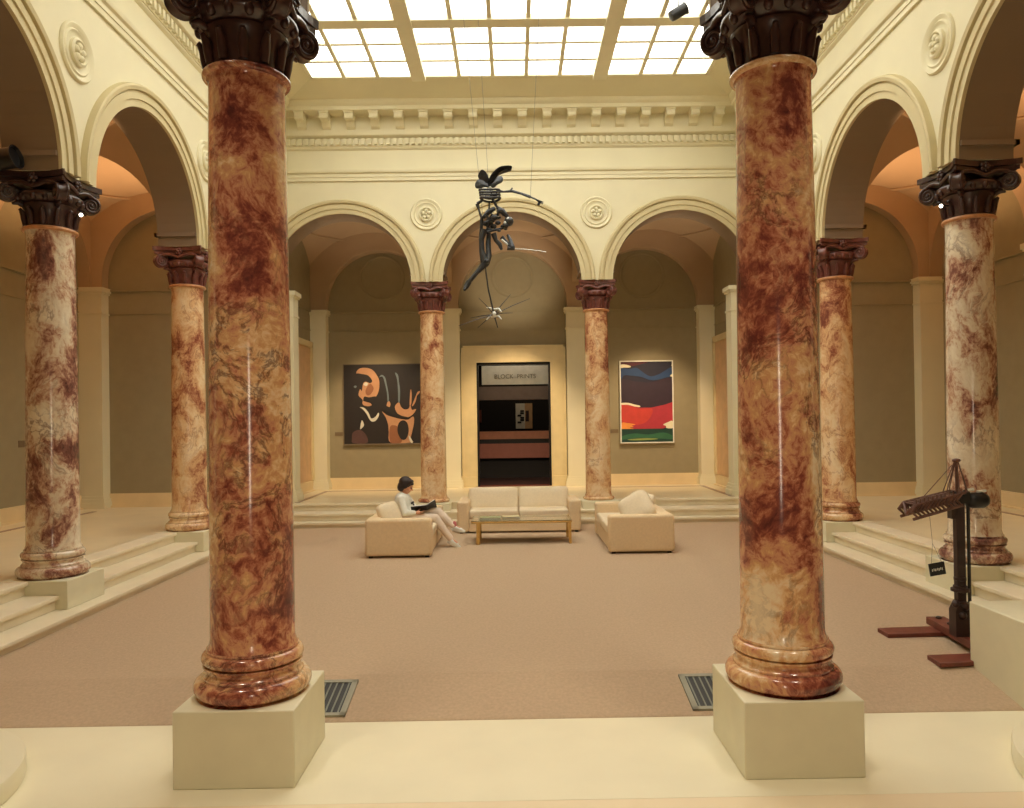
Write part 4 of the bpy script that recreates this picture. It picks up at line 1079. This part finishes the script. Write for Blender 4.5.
remesh(mb.build('trousers', trou, pr_), .008, 5)
for ank, a in ((ankN, radians(22)), (ankF, radians(8))):
    Rm = Matrix.Rotation(a, 4, 'Y'); mb = MB(); P = lambda x, y, z: ank + (Rm @ Vector((x, y, z)))
    mb.cap(P(-.02,0,-.045), .036, P(.07,0,-.052), .036); mb.cap(P(.07,0,-.052), .038, P(.17,0,-.062), .028); mb.cap(P(0,0,-.01), .045, P(.05,0,-.03), .042); mb.cap(P(.05,0,-.03), .042, P(.12,0,-.045), .034)
    o = remesh(mb.build('shoe', shoe, pr_), .006, 4)
    mb = MB(); 
    for k in range(3): mb.tube([P(.055+.028*k,-.026,-.018-.007*k), P(.06+.028*k,0,-.012-.008*k), P(.055+.028*k,.026,-.018-.007*k)], .0035, 6)
    mb.build('laces', M['white'], o)
mb = MB(); mb.cap(ankF+Vector((-.005,0,.05)), .041, ankF+Vector((.0,0,.0)), .043); mb.build('sock', plain('rose sock', (196,110,110), .9), pr_, smooth=60)
mb = MB()
mb.ball(hp(-.028,0,.040), (.120,.104,.106), 24, 16, M=ht); mb.ball(hp(-.062,0,-.025), (.075,.092,.105), 20, 14, M=ht)
mb.cap(hp(.045,-.05,.085), .034, hp(.045,.05,.085), .034); mb.cap(hp(.078,-.035,.058), .018, hp(.078,.035,.058), .018)
for s in (-1, 1): mb.ball(hp(-.02, s*.074, .01), (.052,.028,.066), 12, 8)
remesh(mb.build('hair', hairm, pr_), .007, 3)
for s in (-1, 1):
    mb = MB(); mb.ball(hp(.085, s*.028, -.002), .011, 10, 8); mb.build('eye', M['black'], pr_, smooth=180)
mb = MB(); mb.tube([pp(-1.745,-.03,.86), pp(-1.72,0,.875), pp(-1.745,.03,.86)], .018, 8); mb.tube([pp(-1.73,0,.87), pp(-1.70,0,.80)], .012, 6); mb.build('neck_scarf', M['black'], pr_, smooth=60)
tag(pr_, 'person in white jacket and pale trousers reading a book with legs crossed on the sofa', 'person')
bk = empty('open_book', (-1.48, 12.66, .765))
mb = MB()
def leaf(mb, a, b, t0, t1, wy, m=0):
    a = Vector(a); b = Vector(b); n = Vector((-(b.z-a.z), 0, b.x-a.x)).normalized()
    P = [a+n*t0, b+n*t0, b+n*t0, a+n*t0, a+n*t1, b+n*t1, b+n*t1, a+n*t1]
    for k, y in enumerate((-wy,-wy,wy,wy)*2): P[k] = P[k]+Vector((0,y,0))
    mb.hexa(P, m)
bk.rotation_euler = (radians(-32), 0, 0)
leaf(mb, (-.26,0,-.025), (0,0,0), -.004, .0, .145); leaf(mb, (0,0,0), (.14,0,.10), -.004, .0, .145)
mb.build('cover', plain('dark book cover', (40,40,38), .4), bk)
mb = MB(); leaf(mb, (-.25,0,-.024), (-.005,0,0), .0, .02, .135); leaf(mb, (.005,0,.003), (.13,0,.093), .0, .016, .135); mb.build('pages', M['white'], bk)
tag(bk, 'open dark-covered book held by the person on the sofa', 'book')

# ------------------------------------------------------------------ camera
cam = bpy.data.cameras.new('camera'); co = bpy.data.objects.new('camera', cam); COL.objects.link(co); SC.camera = co
f_, cx, cy, pitch, yaw, roll = 753.48, 519.7, 414.46, .0079, .0082, -.0141
F = Vector((sin(yaw)*cos(pitch), cos(yaw)*cos(pitch), sin(pitch))); R_ = F.cross(Vector((0,0,1))).normalized(); U = R_.cross(F)
c, s = cos(roll), sin(roll); R2 = R_*c+U*s; U2 = U*c-R_*s
Mc = Matrix((R2, U2, -F)).transposed().to_4x4(); Mc.translation = Vector((-.0117, 0, 2.226)); co.matrix_world = Mc
cam.sensor_fit = 'HORIZONTAL'; cam.sensor_width = 36; cam.lens = f_*36/1024
cam.shift_x = -(cx-512)/1024; cam.shift_y = (cy-404)/1024
cam.clip_start = .05; cam.clip_end = 200

# ------------------------------------------------------------------ light
def area(name, loc, target, sx, sy, power, col):
    l = bpy.data.lights.new(name, 'AREA'); l.shape = 'RECTANGLE'; l.size = sx; l.size_y = sy; l.energy = power; l.color = col
    o = bpy.data.objects.new(name, l); COL.objects.link(o); o.location = loc
    o.rotation_euler = (Vector(target)-Vector(loc)).to_track_quat('-Z', 'Y').to_euler(); return o
def spot(name, loc, target, power, col, ang=70, blend=.6, r=.06):
    l = bpy.data.lights.new(name, 'SPOT'); l.energy = power; l.color = col; l.spot_size = radians(ang); l.spot_blend = blend; l.shadow_soft_size = r
    o = bpy.data.objects.new(name, l); COL.objects.link(o); o.location = loc
    o.rotation_euler = (Vector(target)-Vector(loc)).to_track_quat('-Z', 'Y').to_euler(); return o
WARM = (1.0, .74, .46); AMB = (1.0, .60, .30); SOFT = (1.0, .86, .66)
for s in (-1, 1):
    for k, y in enumerate(bays_y):
        spot('dome_light', (s*(XI+.55), y+.9, 5.25), (s*(axc+.3), y-.5, 7.6), 520, AMB, 92, .8)
        spot('aisle_light', (s*(XI+.7), y, 5.6), (s*(XO-.4), y, .8), 45, WARM, 75, .8)
        spot('aisle_floor_light', (s*axc, y, 6.6), (s*axc, y, .5), 130, SOFT, 55, .9)
for x in (-3.4, 0, 3.4):
    spot('recess_light', (x, 16.9, 5.3), (x, 19.2, 1.5), 470 if x else 560, WARM, 64, .9)
    spot('recess_floor_light', (x, 17.2, 6.2), (x, 17.4, .5), 120, SOFT, 75, .9)
for x in (-3.4, 0, 3.4): spot('recess_vault_fill', (x, 17.0, 4.6), (x, 17.2, 7.5), 70, SOFT, 110, .9)  # added unseen lamps pointing up, only to brighten the recess vaults
spot('lunette_light', (0, 16.5, 4.9), (0, 19.2, 5.8), 120, SOFT, 60, .8)
for x in (-3.0, 0, 3.0): spot('near_floor_light', (x, 3.0, 7.2), (x, 3.9, 0), 340, SOFT, 75, .9, .3)
area('column_streak_light', (0, -1.4, 2.2), (0, 5, 2.0), 0.35, 2.2, 30, SOFT)  # added strip light, not a doorway; makes highlight streaks on the near columns
spot('inner_room_light', (.4, 23.5, 4.9), (.2, 26.3, 2.4), 60, WARM, 70, .6)
spot('inner_room_light', (0, 20.8, 4.9), (0, 22.2, 1.2), 90, WARM, 70, .6)
spot('sign_light', (0, 19.75, 5.0), (0, 20.3, 3.4), 70, SOFT, 80, .6)
wd = bpy.data.worlds.new('world'); SC.world = wd; wd.use_nodes = True
wd.node_tree.nodes['Background'].inputs['Color'].default_value = (.9,.85,.7,1); wd.node_tree.nodes['Background'].inputs['Strength'].default_value = .03
vs_ = SC.view_settings; vs_.view_transform = 'Standard'; vs_.look = 'None'; vs_.gamma = 1; vs_.use_curve_mapping = False; vs_.exposure = 0.22
SC.cycles.max_bounces = 8; SC.cycles.diffuse_bounces = 4; SC.cycles.caustics_reflective = False; SC.cycles.caustics_refractive = False; SC.cycles.sample_clamp_indirect = 4
SC.cycles.use_denoising = True
